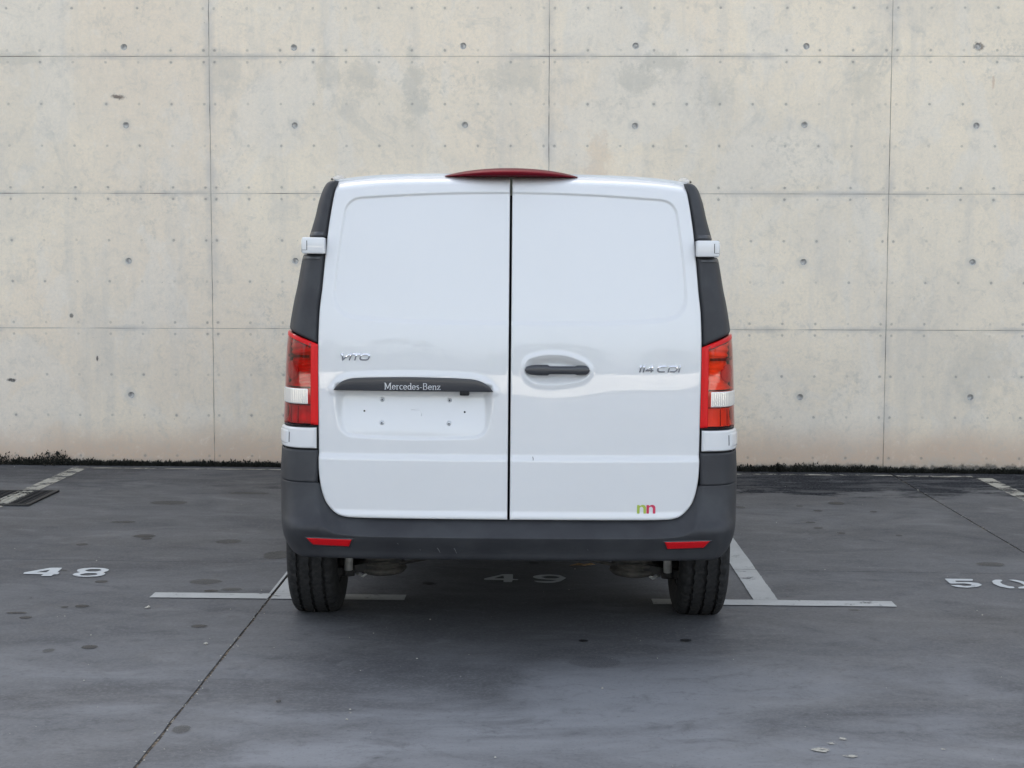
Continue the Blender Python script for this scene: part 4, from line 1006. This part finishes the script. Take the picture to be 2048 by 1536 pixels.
for y, xc in ((AX_R, .833), (AX_F, .828)):
    for sg in (-1, 1):
        w = bpy.data.objects.new('wheel', None); COL.objects.link(w); w.parent = van; w.location = (sg*xc, y, R_T-.012)
        if tm is None: tm = make_tyre('tyre', w); tm = tm.data
        else: link('tyre', tm, None, w)
        lathe('rim', [(.215, -.085*sg), (.205, -.08*sg), (.19, -.05*sg), (.185, .03*sg), (.195, .07*sg), (.212, .082*sg), (.205, .075*sg), (.15, .055*sg), (.09, .07*sg), (.06, .085*sg), (.0001, .088*sg)], M['steel'], w, 40, 'X')
        lathe('brake_disc', [(.14, -.03*sg), (.14, -.05*sg), (.06, -.05*sg), (.06, -.02*sg)], M['under'], w, 28, 'X')

# ---- chassis seen below the bumper
box('underbody', (-.70, 1.30, .30), (.70, 4.9, .40), M['under'], van, .01)
box('rear_floor', (-.70, .10, .47), (.70, 1.30, .50), M['under'], van, .005)
for sg in (-1, 1):
    x = sg*.555
    sp = lathe('spring_pan', [(.0001, .160), (.05, .162), (.094, .174), (.110, .190), (.107, .198), (.088, .202), (.084, .208), (.100, .212), (.102, .222), (.080, .226), (.078, .234), (.092, .240), (.094, .252), (.070, .258), (.07, .36)], M['rust'], van, 40, 'Z', (x, .86, 0))
    hxp = [(x+.078*math.cos(k*.5), .86+.078*math.sin(k*.5), .21+k*.0028) for k in range(50)]
    tube('spring', hxp, .009, M['under'], sp, 8)
    tube('damper', [(sg*.690, .74, .205), (sg*.682, .72, .36)], .0185, M['damper'], van, 18)
    tube('damper_mount', [(sg*.690, .76, .175), (sg*.690, .76, .215)], .026, M['under'], van, 14)
    bm = bmesh.new()
    vsq = [(.46, .80), (.74, .76), (.74, .99), (.46, 1.15)]
    b = [bm.verts.new((sg*a, q, .172 if a > .6 else .215)) for a, q in vsq]; tq = [bm.verts.new((sg*a, q, .205 if a > .6 else .25)) for a, q in vsq]
    bm.faces.new(b); bm.faces.new(tq)
    for k in range(4): bm.faces.new((b[k], b[(k+1) % 4], tq[(k+1) % 4], tq[k]))
    bmesh.ops.recalc_face_normals(bm, faces=bm.faces); bm_obj('control_arm', bm, M['under'], van)
    tube('brake_hose', [(sg*.70, .80, .19), (sg*.64, .84, .18), (sg*.62, .95, .20), (sg*.6, 1.1, .26)], .008, M['under'], van, 8)
    tube('bracket', [(sg*.42, .83, .25), (sg*.34, .62, .285), (sg*.25, .45, .33)], .010, M['under'], van, 8)
    tube('link_rod', [(sg*.47, .80, .222), (sg*.36, .76, .250), (sg*.30, .70, .275)], .007, M['rust'], van, 8)
    tube('brake_line', [(sg*.66, .80, .175), (sg*.63, .78, .168), (sg*.60, .80, .186)], .006, M['damper'], van, 8)
    tube('ball_joint', [(sg*.715, .82, .165), (sg*.715, .82, .24)], .03, M['under'], van, 14)
tube('cross_tube', [(-.62, 1.02, .245), (.62, 1.02, .245)], .024, M['under'], van, 12)
tube('exhaust_pipe', [(.40, 1.5, .25), (.46, 1.2, .25), (.47, .95, .26)], .028, M['rust'], van, 14)

# ================================================================ what the van's paint mirrors, behind the camera
bwall = bpy.data.objects.new('boundary_wall', None); COL.objects.link(bwall); bwall.location = (0, -24, 0)
tag(bwall, 'low white sunlit boundary wall mirrored as a pale strip in the van doors', 'wall')
for k in range(-9, 9):
    box('wall_bay', (k*5+.01, 0, -.2), (k*5+4.70, .18, 1.25), M['render_white'], bwall, .01)
    box('pier', (k*5+4.71, -.05, -.2), (k*5+5.0, .23, 1.42), M['render_white'], bwall, .01)
tv = []; tf = []
for k in range(60):
    cx = -95+190*k/59+random.gauss(0, 2); cy = -48+random.gauss(0, 4); R = random.uniform(2.2, 4.2); H_ = random.uniform(3.0, 7.0)
    for _ in range(260):
        a = random.random()*6.283; e = math.asin(random.uniform(-.6, 1)); r = R*random.uniform(.6, 1.05)
        c = Vector((cx+r*math.cos(a)*math.cos(e)*1.3, cy+r*math.sin(a)*math.cos(e), H_*.6+H_*.45*math.sin(e)))
        for q in range(1):
            d1 = Vector((random.gauss(0, 1), random.gauss(0, 1), random.gauss(0, 1))).normalized()*.45; d2 = Vector((random.gauss(0, 1), random.gauss(0, 1), random.gauss(0, 1))).normalized()*.45
            i0 = len(tv); tv.extend([c+d1, c+d2, c-d1, c-d2]); tf.append((i0, i0+1, i0+2, i0+3))
tag(pymesh('tree_line', tv, tf, M['foliage'], smooth=False), 'far line of tree tops faintly mirrored in the van doors', 'trees', kind='stuff')
